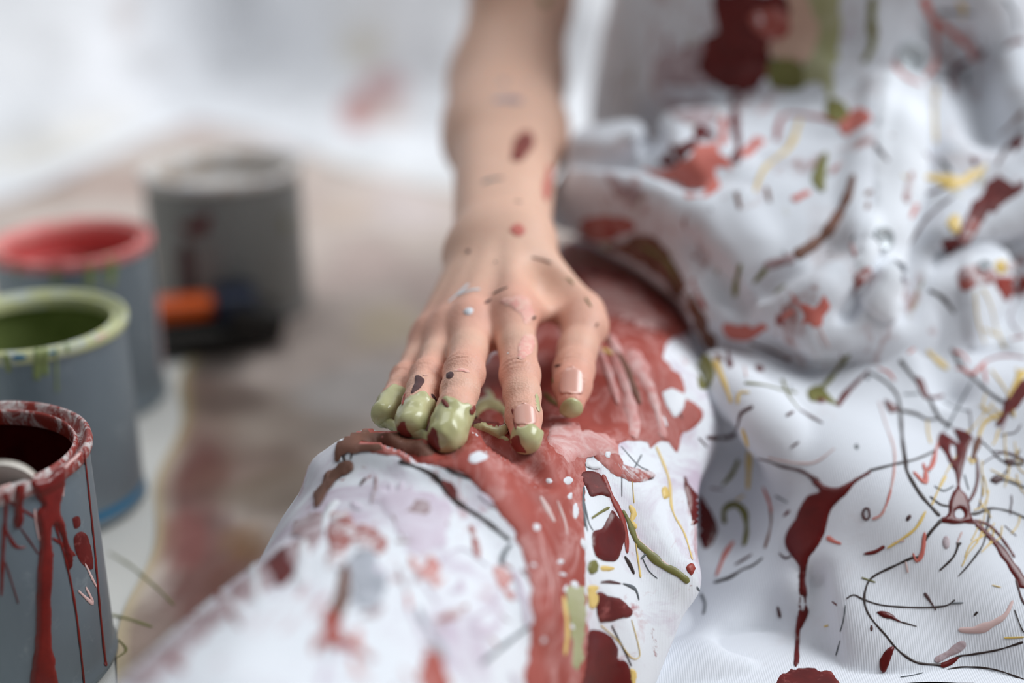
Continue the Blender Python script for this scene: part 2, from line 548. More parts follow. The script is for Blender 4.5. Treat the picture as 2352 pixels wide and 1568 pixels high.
# fine skin folds over the knuckle joints
disp = np.zeros(len(hv))
def folds(c, axis, span, n, pitch, depth):
    ax = axis / np.linalg.norm(axis)
    q = hv - c
    s = q @ ax
    rad = np.linalg.norm(q - s[:, None] * ax, axis=1)
    m = (np.abs(s) < span) & (rad < .016) & (hn @ UPV > .05)
    w = np.exp(-(s / span) ** 2 * 2.2) * np.clip(hn @ UPV * 1.8, 0, 1)
    wob = vnoise(hv[m] * 400, 5) * .8
    disp[m] -= depth * w[m] * (0.5 + 0.5 * np.cos(2 * math.pi * s[m] / pitch + wob)) ** 3
for k, (pts, r) in FING.items():
    folds(pts[2], pts[3] - pts[1], .0056, 3, .0027, .0008)
    folds(pts[4], pts[5] - pts[3], .0040, 2, .0023, .0006)
folds(THUMB[0][4], THUMB[0][5] - THUMB[0][3], .0060, 3, .0028, .0008)
hv = hv + hn * disp[:, None]
hm = np_mesh('body', hv, hf)
at = hm.attributes.new('flush', 'FLOAT', 'POINT'); at.data.foreach_set('value', red.astype(np.float32))
t = NT('skin')
fl = t.n('ShaderNodeAttribute', attribute_name='flush').outputs['Fac']
c = t.mix(t.noise(35, 4), srgb(224, 180, 156), srgb(232, 192, 170))
c = t.mix(fl, c, srgb(226, 148, 130))
c = t.mix(t.ramp(t.noise(160, 5, .7), [(.35, BW0), (.75, (.30, .30, .30, 1))]), c, srgb(212, 156, 136))
v = t.n('ShaderNodeTexVoronoi'); v.inputs['Scale'].default_value = 950; t.l(t.co, v.inputs['Vector'])
t.bump(t.math('ADD', v.outputs['Distance'], t.math('MULTIPLY', t.noise(260, 4), 1.2)), .28, .0006)
SKIN = t.out(c, 0.48, Subsurface_Weight=0.18, Subsurface_Scale=0.004, Specular_IOR_Level=0.4)
SKIN.node_tree.nodes['Principled BSDF'].inputs['Subsurface Radius'].default_value = (1.0, .35, .2)
body = link('body', hm, SKIN, person)
tag(body, 'bare right arm with the hand spread over the knee, fingertips dipped in green paint')

# ---- thumb nail
def nail(pts, rads, i, L, Wd, lift, name='fingernail'):
    tip, prev = pts[-1], pts[-2]
    ax = tip - prev; ax /= np.linalg.norm(ax)
    n = UPV - ax * (UPV @ ax); n /= np.linalg.norm(n)
    n = n * .92 + np.array([0, -.38, 0]) * 1.0; n -= ax * (n @ ax); n /= np.linalg.norm(n)
    sd = np.cross(ax, n)
    vs_, fs_ = [], []
    NU_, NV_ = 12, 12
    for a in range(NU_ + 1):
        s = a / NU_ * 2 - 1
        for b in range(NV_ + 1):
            q = b / NV_ * 2 - 1
            wl = Wd * math.sqrt(max(0.0, 1 - abs(s) ** (3.2 if s < 0 else 4.5)))
            x = q * wl
            bend = rads[-1] * 1.25
            h_ = math.sqrt(max(bend * bend - x * x, 0)) - bend
            vs_.append(tip - ax * (.0062) + ax * (s * L) + sd * x + n * ((rads[-1] + (rads[-2] - rads[-1]) * min(1.0, max(0.0, (.0062 - s * L) / np.linalg.norm(tip - prev)))) * (lift + .14 * (1 - s) * .5) + h_))
    for a in range(NU_):
        for b in range(NV_):
            i0 = a * (NV_ + 1) + b
            fs_.append((i0, i0 + 1, i0 + NV_ + 2, i0 + NV_ + 1))
    return vs_, fs_
NAIL = NT('nail').out(srgb(228, 172, 156), 0.30, Subsurface_Weight=0.1, Subsurface_Scale=0.002, Coat_Weight=0.3)
vs_, fs_ = nail(THUMB[0], THUMB[1], 6, .0074, .0060, 1.06)
o = pydata('fingernail', vs_, fs_, NAIL, body); tag(o, 'pale pink thumb nail with green paint under its tip')
md = o.modifiers.new('thick', 'SOLIDIFY'); md.thickness = .0006
vs_, fs_ = nail(*FING['index'], 6, .0058, .0050, 1.04)
o = pydata('fingernail', vs_, fs_, NAIL, body); tag(o, 'index finger nail half covered in green paint')
md = o.modifiers.new('thick', 'SOLIDIFY'); md.thickness = .0006

# ---- coverall: sculpted cloth volumes
A = lambda *q: PN(*q)
DN = np.array([0, 0, -1.0])
KNEE, HIP = A(1065, 1295, .655) + DN * .013, A(1420, 775, .93)
def leg_right_core(p):
    d = cone(p, KNEE, HIP, .066, .072)
    # shin coming forward past the camera
    d = smin(d, cone(p, A(1010, 1330, .615) + DN * .016, A(560, 1960, .47), .068, .070), .04)
    # cloth pulled over the knee cap
    d = smin(d, ball(p, A(960, 1300, .625) + DN * .016, .062), .03)
    return d
def leg_right(p):
    d = leg_right_core(p)
    # flank of the trouser leg hanging to the floor on the inside
    a, b, c = A(1550, 985, .705), A(1540, 1325, .640), A(1400, 1640, .615)
    e, f_ = A(1360, 1070, .655), A(1330, 1620, .63)
    w = smin(smin(tri(p, a, b, e, .011), tri(p, b, c, e, .011), .008), tri(p, c, f_, e, .011), .008)
    d = smin(d, w, .034)
    # thigh spreading to the inside under the hem
    d = smin(d, cone(p, A(1440, 975, .735), A(1490, 860, .86), .044, .046), .03)
    # folds
    for pts, r, dep, k in FOLD_R:
        d = smin(d, chain(p, pts, [r] * len(pts)), k)
    for pts, r, k in CREASE_R:
        d = smax(d, -chain(p, pts, [r] * len(pts)), k)
    return d
def trace(f, u, v, d0=.4, d1=1.4):
    """march along the pixel's ray to the surface of f"""
    dirv = NF + NR * ((u - 1176.) / F) - NU * ((v - 784.) / F)
    d = d0
    for _ in range(60):
        s = float(f((NE + dirv * d)[None])[0])
        if s < 2e-4: break
        d += s * .9
        if d > d1: return None
    return NE + dirv * d
def on(f, pts, sink):
    """a crease or fold drawn over a surface, sunk below it by `sink` metres"""
    out = []
    for q in pts:
        x = trace(f, q[0], q[1])
        if x is None: continue
        e = x - NE; e /= np.linalg.norm(e)
        out.append(x + e * sink)
    return out
FOLD_R = []; CREASE_R = []
# radius, sink
for pts, r, s, k in [
    ([(775, 1018), (850, 1020), (960, 1066), (1060, 1075)], .006, .004, .012),        # roll of cloth in front of the fingers
    ([(1080, 1010), (1140, 1010), (1200, 1065), (1250, 1130)], .006, .003, .012),
    ([(1400, 790), (1440, 860), (1490, 960), (1510, 1010)], .007, .004, .014),
    ([(1340, 960), (1310, 1010), (1250, 1080)], .006, .004, .012),
    ([(760, 1085), (800, 1060), (880, 1045), (1000, 1070), (1110, 1130), (1190, 1250), (1215, 1420)], .007, .004, .014),
    ]:
    f_pts = on(leg_right_core, pts, s)
    if len(f_pts) > 1: FOLD_R.append((f_pts, r, s, k))
for pts, r, s, k in [
    ([(770, 1045), (860, 1030), (980, 1058)], .004, -.002, .010),
    ([(1110, 1005), (1190, 1050), (1245, 1110)], .004, -.002, .010),
    ([(1370, 800), (1420, 900), (1460, 980)], .005, -.002, .012),
    ]:
    f_pts = on(leg_right_core, pts, s)
    if len(f_pts) > 1: CREASE_R.append((f_pts, r, k))
def leg_right_final(p):
    d = leg_right(p)
    m = d < .03
    if m.any():                      # the hand presses into the cloth
        hnd = hand_fingers(p[m]) + .0004
        for k_, (pts_, r_) in FING.items():
            dv = pts_[-1] - pts_[-2]; dv /= np.linalg.norm(dv)
            hnd = np.minimum(hnd, cone(p[m], pts_[-1], pts_[-1] + dv * .006 + np.array([0, -.010, .004]), r_[-1], r_[-1] * 1.05))
        d[m] = smax(d[m], -hnd, .006)
    return d

def tri_fan(p, quads, r, k):
    d = None
    for a, b, c in quads:
        e = tri(p, a, b, c, r)
        d = e if d is None else smin(d, e, k)
    return d
def leg_left_core(p):
    d = cone(p, A(2300, 900, .96), A(2750, 1150, .80), .085, .075)
    a, b, c0 = A(1725, 940, .742), A(1975, 960, .758), A(2440, 640, .82)
    d1, e, f_ = A(1570, 1610, .69), A(2480, 1640, .64), A(2480, 980, .72)
    m = A(2060, 1240, .69)
    m2 = A(1900, 1600, .662)
    d = smin(d, tri_fan(p, [(a, b, m), (a, m, d1), (d1, m, m2), (m, m2, e), (d1, m2, A(1470, 1660, .665)), (d1, np.array(Pz(1400, 1640, -.012)), np.array(Pz(1660, 1575, -.014))), (m, e, f_), (b, m, f_), (b, c0, f_)], .020, .03), .03)
    return d
def leg_left(p):
    d = leg_left_core(p)
    for pts, r, k in FOLD_L: d = smin(d, chain(p, pts, r), k)
    for pts, r, k in CREASE_L: d = smax(d, -chain(p, pts, r), k)
    return d
FOLD_L = []; CREASE_L = []
for pts, r, k in [
    ([(1648, 850, .742), (1690, 920, .716), (1755, 990, .702), (1800, 1060, .706), (1830, 1140, .712)], [.011, .016, .018, .013, .007], .009),
    ([(1755, 990, .702), (1730, 1060, .704), (1722, 1125, .710)], [.014, .012, .006], .008),
    ([(1625, 900, .80), (1622, 1050, .765), (1610, 1200, .745)], [.012, .016, .016], .014),
    ([(1755, 990, .712), (1850, 985, .735), (1960, 950, .745)], [.009, .008, .010], .014),
    ([(1985, 935, .742), (2060, 840, .750), (2150, 725, .762), (2215, 640, .775)], [.015, .023, .026, .024], .012),
    ([(1985, 930, .742), (1935, 1040, .722), (1890, 1250, .695)], [.010, .012, .010], .03),
    ([(2080, 1560, .65), (1990, 1480, .652), (1890, 1380, .662)], [.010, .010, .006], .03),
    ]:
    FOLD_L.append(([A(*q) for q in pts], r, k))
for pts, r, k in [
    ([(1690, 1030, .712), (1672, 1110, .705), (1660, 1200, .70)], [.012, .014, .010], .02),
    ([(2190, 700, .735), (2165, 790, .73), (2185, 900, .722)], [.006, .008, .005], .014),
    ([(1800, 1440, .655), (1740, 1490, .655), (1690, 1500, .655)], [.006, .008, .006], .02),
    ([(1890, 1500, .642), (1870, 1430, .648), (1880, 1340, .662)], [.005, .006, .004], .014),
    ]:
    CREASE_L.append(([A(*q) for q in pts], r, k))

def torso_core(p):
    ax = np.array([[1., 0, 0], [0, .94, .34], [0, -.34, .94]])
    d = ellipsoid(p, A(1895, 330, 1.045), ax, np.array([.171, .171, .33]))
    # fabric pooled over the lap
    d = smin(d, chain(p, [A(1400, 445, .85), A(1560, 495, .82), A(1700, 590, .79), A(1830, 730, .775), A(1930, 755, .77)], [.027, .030, .036, .043, .036], .03), .035)
    d = smin(d, chain(p, [A(1960, 300, .90), A(2010, 560, .84), A(1985, 740, .79)], [.063, .075, .050], .03), .045)
    d = smin(d, chain(p, [A(1380, 420, .88), A(1600, 450, .855), A(1900, 545, .84)], [.031, .040, .052], .03), .04)
    d = smin(d, chain(p, [A(2230, 420, .885), A(2460, 520, .84)], [.063, .081], .03), .036)
    return d
FOLD_T = []; CREASE_T = []
for pts, r, s, k in [
    ([(1275, 515), (1360, 500), (1480, 520), (1570, 610), (1640, 730), (1680, 830)], [.006, .008, .009, .008, .007, .005], .002, .010),   # rolled hem
    ([(1300, 380), (1400, 400), (1500, 440), (1620, 500), (1700, 600)], [.010, .012, .011, .009, .006], .005, .02),
    ([(1650, 690), (1760, 690), (1880, 680), (1960, 640)], [.010, .013, .012, .006], .006, .016),
    ([(1700, 470), (1730, 560), (1700, 660)], [.004, .005, .004], .002, .014),
    ([(2060, 690), (1985, 600), (1960, 480), (1990, 330), (2020, 200)], [.003, .004, .004, .004, .004], .001, .010),
    ([(1830, 760), (1930, 780), (2010, 700), (2050, 620)], [.006, .008, .008, .006], .003, .016),
    ([(1480, 330), (1560, 380), (1660, 380)], [.008, .010, .008], .004, .018),
    ([(1540, 180), (1640, 200), (1760, 190)], [.006, .006, .004], .003, .014),
    ([(2250, 20), (2300, 120), (2345, 260)], [.016, .016, .016], .008, .03),
    ([(2140, 560), (2230, 540), (2330, 500)], [.010, .013, .014], .006, .02),
    ]:
    f_pts = on(torso_core, pts, s)
    if len(f_pts) == len(pts): FOLD_T.append((f_pts, r, k))
for pts, r, s, k in [
    ([(1285, 590), (1400, 592), (1490, 630), (1550, 695), (1600, 775), (1640, 850)], [.012, .015, .016, .015, .013, .010], .002, .006),   # dark hollow under the hem
    ([(1330, 360), (1420, 375), (1500, 395), (1590, 440)], [.006, .007, .007, .004], -.001, .012),
    ([(1500, 270), (1505, 340), (1530, 390)], [.006, .008, .006], -.001, .012),
    ([(1600, 560), (1660, 640), (1700, 700)], [.005, .006, .005], -.001, .012),
    ([(1900, 560), (1850, 620), (1760, 660)], [.006, .006, .005], -.001, .012),
    ([(1940, 720), (2000, 640), (2050, 560)], [.004, .004, .004], -.001, .010),
    ([(2090, 700), (2100, 560), (2130, 420), (2140, 250)], [.007, .008, .008, .008], -.001, .012),
    ([(2180, 600), (2240, 600), (2340, 570)], [.007, .008, .008], -.001, .014),
    ([(1780, 820), (1860, 850), (1950, 850)], [.005, .006, .006], -.001, .012),
    ([(2170, 60), (2220, 150), (2260, 300)], [.008, .010, .010], -.001, .02),
    ]:
    f_pts = on(torso_core, pts, s)
    if len(f_pts) == len(pts): CREASE_T.append((f_pts, r, k))
def torso(p):
    d = torso_core(p)
    for pts, r, k in FOLD_T: d = smin(d, chain(p, pts, r), k)
    for pts, r, k in CREASE_T: d = smax(d, -chain(p, pts, r), k)
    # gap above the thigh, and keep clear of the bare arm
    d = smax(d, -(leg_right_core(p) - .018), .005)
    m = d < .04
    if m.any(): d[m] = smax(d[m], -(arm(p[m]) - .006), .01)
    return d

def crumple(v, n, amp, seed, s0=18., stretch=(1, 1, 1)):
    q = v * np.array(stretch)
    f = (1 - 2 * np.abs(vnoise(q * s0 + 3.1, seed))) * .6 + vnoise(q * s0 * 2.3 + 1.7, seed + 1) * .3 + vnoise(q * s0 * 5.1, seed + 2) * .1
    return v + n * (f * amp)[:, None]
CLOTH = cloth_material('coverall_cotton', srgb(232, 235, 241), veil=[(17, .50, .66, srgb(198, 182, 198), (1, 1, 1)), (34, .58, .68, srgb(188, 138, 142), (1, .6, 1)), (55, .64, .69, srgb(150, 84, 80), (1, 1, .6))])
CLOTH_TOP = cloth_material('coverall_top_cotton', srgb(220, 223, 230), veil=[(11, .55, .72, srgb(190, 182, 184), (1, 1, 1)), (26, .58, .68, srgb(168, 132, 130), (1, 1, .6)), (34, .63, .70, srgb(164, 158, 120), (1.4, 1, .7)), (48, .64, .69, srgb(146, 80, 76), (1, 1, .6))])
CORD = cloth_material('coverall_ribbed', srgb(226, 229, 236), rib=True)
def cloth_part(name, f, lo, hi, h, amp, seed, mat, label, floor_z=.0035, s0=18., keep=None):
    v, q = mesh_sdf(f, lo, hi, h)
    n = normals_of(v, q)
    a = amp if keep is None else amp * keep(v)
    v = crumple(v, n, a, seed, s0)
    v[:, 2] = np.maximum(v[:, 2], floor_z)
    o = link(name, np_mesh(name, v, q), mat, person)
    tag(o, label)
    return o
def near_hand(v):          # keep the cloth undisturbed where the fingers lie on it
    return np.clip((hand_fingers(v) - .002) / .015, 0, 1)
leg_r = cloth_part('trouser_leg', leg_right_final, (-.22, .30, -.02), (.22, .95, .26), .0021, .0022, 31, CLOTH,
                   'bent trouser leg of white cotton smeared with brick red paint', keep=near_hand)
leg_l = cloth_part('trouser_leg', leg_left, (.02, .46, -.03), (.60, 1.12, .30), .0026, .0030, 41, CORD,
                   'other trouser leg of ribbed white cotton with dripped dark red paint strings', s0=13.)
top = cloth_part('coverall_top', torso, (-.02, .58, .0), (.60, 1.28, .66), .0026, .0060, 51, CLOTH_TOP,
                 'loose white coverall front bunched over the lap with blotches of red and green paint', s0=16.)
# ------------------------------------------------------------------ paint cans
def lathe(profile, n=72):
    vs_, fs_ = [], []
    for (r, z) in profile:
        for i in range(n):
            a = 2 * math.pi * i / n
            vs_.append((r * math.cos(a), r * math.sin(a), z))
    for j in range(len(profile) - 1):
        for i in range(n):
            k = (i + 1) % n
            fs_.append((j * n + i, j * n + k, (j + 1) * n + k, (j + 1) * n + i))
    return vs_, fs_
def metal(name, base, dark, rough=.42, met=.75):
    t = NT(name)
    c = t.mix(t.noise(14, 6, .65, t.mapping((1, 1, .35))), base, dark)
    c = t.mix(t.ramp(t.noise(70, 6, .7), [(.58, BW0), (.75, (.5, .5, .5, 1))]), c, srgb(176, 186, 192))
    t.bump(t.noise(40, 4), .1, .001)
    return t.out(c, t.math('ADD', t.math('MULTIPLY', t.noise(30, 5), .25), rough - .1), Metallic=met)
BLUE = NT('blue_print').out(srgb(30, 110, 150), .4)
def paint_can(px, py, r, h, label, metal_m, wall_m, rim_m, level, stripe=False, group=None):
    c = Pz(px, py, h)
    root = empty('paint_can', (c.x, c.y, 0.0))
    tag(root, label, 'paint can')
    z0 = .0025
    prof = [(r * .93, z0 + .003), (r * .985, z0 + .0005), (r * 1.012, z0 + .0015), (r * 1.012, z0 + .004), (r * .99, z0 + .0055), (r * .99, h * .12), (r * .99, h - .012),
            (r * .99, h - .0085), (r * 1.0, h - .007)]
    v_, f_ = lathe(prof); o = pydata('can_body', v_, f_, metal_m, None); o.parent = root
    v_, f_ = lathe([(0.0005, z0 + .003), (r * .93, z0 + .003)], 72); o = pydata('can_base', v_, f_, metal_m, None); o.parent = root
    # double rim: outer curl, groove for the lid, inner curl
    rp = [(r * 1.0, h - .007), (r * 1.022, h - .0055), (r * 1.03, h - .003), (r * 1.022, h - .0008), (r * 1.0, h), (r * .975, h - .0006), (r * .955, h - .003),
          (r * .935, h - .0045), (r * .91, h - .0045), (r * .895, h - .0025), (r * .875, h - .0015), (r * .86, h - .003), (r * .855, h - .006), (r * .862, h - .009)]
    v_, f_ = lathe(rp, 96); o = pydata('can_rim', v_, f_, rim_m, None); o.parent = root
    v_, f_ = lathe([(r * .862, h - .009), (r * .96, h - .0135), (r * .96, level + .001)]); o = pydata('inner_wall', v_, f_, wall_m, None); o.parent = root
    v_, f_ = lathe([(r * .958, level), (r * .5, level - .0006), (.0005, level - .0004)]); o = pydata('wet_paint', v_, f_, wall_m, None); o.parent = root
    if stripe:
        for a, b in ((z0 + .0055, z0 + .0105),):
            v_, f_ = lathe([(r * .9915, a), (r * .9925, a + .0004), (r * .9925, b - .0004), (r * .9915, b)]); o = pydata('blue_stripe', v_, f_, BLUE, None); o.parent = root
    return root
G_STEEL = metal('can_steel', srgb(152, 164, 172), srgb(112, 124, 132), .40, .55)
D_STEEL = metal('can_steel_dull', srgb(158, 158, 154), srgb(130, 132, 130), .5, .3)
RED_P = paint_material('dark_red_wet', srgb(84, 14, 12), srgb(64, 9, 8), .3, coat=.05)
BRICK_W = paint_material('brick_red_wet', srgb(128, 32, 25), srgb(100, 20, 16), .3, coat=.2)
GREEN_W = paint_material('olive_wet', srgb(140, 152, 96), srgb(120, 134, 78), .3)
PINK_W = paint_material('coral_wet', srgb(224, 126, 124), srgb(214, 112, 110), .3)
def rim_mat(name, a, b, thr=.5):
    return paint_material(name, a, None, .35, 1.0, b, 45, thr=thr)
RIM_R = rim_mat('rim_brick', srgb(140, 52, 44), srgb(206, 200, 198), .53)
RIM_G = rim_mat('rim_olive', srgb(196, 198, 150), srgb(188, 196, 198), .56)
RIM_P = rim_mat('rim_coral', srgb(226, 146, 142), srgb(214, 190, 172), .6)
RIM_X = rim_mat('rim_grey', srgb(238, 236, 234), srgb(206, 186, 166), .56)
can_red = paint_can(-73, 1026, .050, .112, 'nearest paint can, open, with dark red paint running down its side', G_STEEL, RED_P, RIM_R, .045)
can_green = paint_can(66, 732, .050, .112, 'open paint can of olive green paint behind the red dripped can', G_STEEL, GREEN_W, RIM_G, .055, True)
can_pink = paint_can(160, 548, .050, .112, 'open paint can of coral pink paint behind the green one', G_STEEL, PINK_W, RIM_P, .085)
can_grey = paint_can(508, 378, .059, .115, 'blurred grey paint can farthest back with a pale rim', D_STEEL, RIM_X, RIM_X, .095)

# ---- wide brush with an orange handle lying by the far can
def boxy(name, w, d, h, mat, parent, loc, rot_=(0, 0, 0), bev=.003, taper=1.0):
    import bmesh
    bm = bmesh.new()
    bmesh.ops.create_cube(bm, size=1)
    for v in bm.verts:
        k = taper if v.co.x > 0 else 1.0
        v.co = Vector((v.co.x * w, v.co.y * d * k, v.co.z * h * k))
    bmesh.ops.bevel(bm, geom=bm.edges[:], offset=bev, segments=3, affect='EDGES', profile=.5)
    me = bpy.data.meshes.new(name); bm.to_mesh(me); bm.free()
    me.polygons.foreach_set('use_smooth', np.ones(len(me.polygons), dtype=bool))
    o = link(name, me, mat)
    o.parent = parent
    o.location = loc; o.rotation_euler = rot_
    return o
bp = Pz(505, 800, 0.0)
brush = empty('paintbrush', (bp.x, bp.y, 0.0035))
brush.rotation_euler = (0, 0, math.radians(14))
tag(brush, 'blurred wide brush with orange handle and black bristles on the floor by the far can', 'brush')
ORANGE = NT('orange_plastic').out(srgb(206, 84, 14), .35)
NAVY = NT('navy_plastic').out(srgb(16, 28, 52), .4)
tb = NT('black_bristles'); BLACKB = tb.out(tb.mix(tb.noise(300, 3, .6, tb.mapping((.05, 1, 1))), srgb(20, 20, 18), srgb(44, 38, 32)), .7)
boxy('brush_handle', .052, .030, .016, ORANGE, brush, (-.026, .0, .030), bev=.006, taper=.9)
boxy('ferrule', .030, .044, .022, NAVY, brush, (.014, 0, .030), bev=.005)
bo = boxy('bristle_block', .040, .046, .024, BLACKB, brush, (.026, -.002, .018), rot_=(0, .35, 0), bev=.006)
boxy('bristle_tuft', .078, .034, .018, BLACKB, brush, (-.012, -.006, .0095), bev=.006)

# ---- pale stirring stick standing in the red can
root = can_red
st = NT('pale_wood'); PALE = st.out(st.mix(st.noise(60, 4, .6, st.mapping((1, 1, .1))), srgb(216, 210, 202), srgb(196, 188, 178)), .6)
cz = Pz(-73, 1026, .112)
def stick():
    L, w, th = .074, .013, .002
    vs_, fs_ = [], []
    out = [(-w, -L * .5), (w, -L * .5)] + [(w * math.cos(a), L * .5 - w + w * math.sin(a)) for a in np.linspace(0, math.pi, 17)]
    for s in (-th, th):
        for x, y in out: vs_.append((x, s, y))
    n = len(out)
    fs_.append(tuple(range(n))); fs_.append(tuple(range(2 * n - 1, n - 1, -1)))
    for i in range(n): fs_.append((i, n + i, n + (i + 1) % n, (i + 1) % n)[::-1])
    return vs_, fs_
v_, f_ = stick()
sk = pydata('stirring_stick', v_, f_, PALE, None, smooth=False)
sk.location = (cz.x + .021, cz.y - .020, .0455 + .036); sk.rotation_euler = (math.radians(14), math.radians(6), math.radians(5))
md = sk.modifiers.new('bevel', 'BEVEL'); md.width = .0012; md.segments = 2
tag(sk, 'pale rounded stirring stick standing in the dark red paint can', 'stick')
# ------------------------------------------------------------------ paint lying on things
def mesh_arrays(o):
    me = o.data
    v = np.empty(len(me.vertices) * 3, dtype=np.float32); me.vertices.foreach_get('co', v); v = v.reshape(-1, 3)
    f = [tuple(p.vertices) for p in me.polygons]
    M = np.array(o.matrix_world)
    v = v @ M[:3, :3].T + M[:3, 3]
    return v, f
class Target:
    """surfaces that paint can land on"""
    def __init__(self, objs):
        bpy.context.view_layer.update()
        vs_, fs_, self.own, self.objs = [], [], [], objs
        n = 0
        for i, o in enumerate(objs):
            v, f = mesh_arrays(o)
            vs_.append(v); fs_ += [tuple(k + n for k in q) for q in f]
            self.own += [i] * len(f); n += len(v)
        self.bvh = BVHTree.FromPolygons([tuple(map(float, x)) for x in np.concatenate(vs_)], fs_)
    def cast(self, u, v):
        d = (FWD + RIGHT * ((u - 1176.) / F) - UP * ((v - 784.) / F)).normalized()
        loc, nor, idx, dist = self.bvh.ray_cast(EYE, d)
        if loc is None: return None
        if nor.dot(d) > 0: nor = -nor
        return loc, nor, self.objs[self.own[idx]]
    def near(self, p):
        loc, nor, idx, dist = self.bvh.find_nearest(p)
        return loc, nor
def spline(pts, closed=False, step=6.0):
    pts = [np.array(p, float) for p in pts]
    n = len(pts); out = []
    segs = n if closed else n - 1
    for i in range(segs):
        g_ = (lambda k: pts[k % n]) if closed else (lambda k: pts[min(max(k, 0), n - 1)])
        p0, p1, p2, p3 = g_(i - 1), g_(i), g_(i + 1), g_(i + 2)
        m = max(2, int(np.linalg.norm(p2 - p1) / step))
        for j in range(m):
            t = j / m
            out.append(.5 * ((2 * p1) + (-p0 + p2) * t + (2 * p0 - 5 * p1 + 4 * p2 - p3) * t * t + (-p0 + 3 * p1 - 3 * p2 + p3) * t ** 3))
    if not closed: out.append(pts[-1])
    return out
LAYER = [0]; BASE = [.00016]
def strand(T, pts, w, mat, name='paint_string', relief=None, rag=.25, only=None):
    """a string or drip of paint; w = width in photo pixels at that place, one value or one per end"""
    LAYER[0] += 1
    path = spline(pts)
    ws = w if isinstance(w, (list, tuple)) else [w, w]
    runs, cur = [], []
    prev = None
    for i, q in enumerate(path):
        h_ = T.cast(q[0], q[1])
        if h_ is None or (only is not None and h_[2] is not only) or (prev is not None and (h_[0] - prev).length > .014):
            if len(cur) > 1: runs.append(cur)
            cur = []; prev = h_[0] if h_ else None
            if h_ is None or (only is not None and h_[2] is not only): continue
        t = i / max(1, len(path) - 1)
        k = t * (len(ws) - 1); a = int(min(k, len(ws) - 2)); wl = ws[a] + (ws[a + 1] - ws[a]) * (k - a)
        dpt = (h_[0] - EYE).dot(FWD)
        cur.append((h_[0], h_[1], wl * dpt / F * .5, t, h_[2])); prev = h_[0]
    if len(cur) > 1: runs.append(cur)
    prof = [(-1.0, -.25), (-.82, .45), (-.4, .95), (0, 1.1), (.4, .95), (.82, .45), (1.0, -.25)]
    ph = random.random() * 50
    res = []
    for run in runs:
        vs_, fs_ = [], []
        m = len(run)
        if m < 3 and len(runs) > 1: continue
        for i, (p, n, r, t, _) in enumerate(run):
            tg = (run[min(i + 1, m - 1)][0] - run[max(i - 1, 0)][0])
            if tg.length < 1e-7: tg = Vector((1, 0, 0))
            sd = tg.normalized().cross(n).normalized()
            e = min(i, m - 1 - i)
            cap = min(1.0, math.sqrt((e + .25) * (tg.length * .5 + 1e-6) / max(r, 1e-5)) + .12) if e < 6 else 1.0
            r1 = r * cap * (1 + rag * math.sin(ph + i * .7) * math.sin(ph * 2 + i * .23))
            hr = (relief if relief is not None else min(.00045, .00012 + r * .14)) * (.4 + .6 * cap)
            for (x, z) in prof:
                q = p + sd * (x * r1)
                if r1 > .0006:
                    l2, n2 = T.near(q)
                    if (l2 - q).length < r1: q = l2
                vs_.append(q + n * (hr * z + BASE[0] + .000012 * (LAYER[0] % 12)))
        K = len(prof)
        for i in range(m - 1):
            for j in range(K - 1):
                a = i * K + j
                fs_.append((a, a + K, a + K + 1, a + 1))
        res.append(pydata(name, vs_, fs_, mat, run[0][4]))
    return res
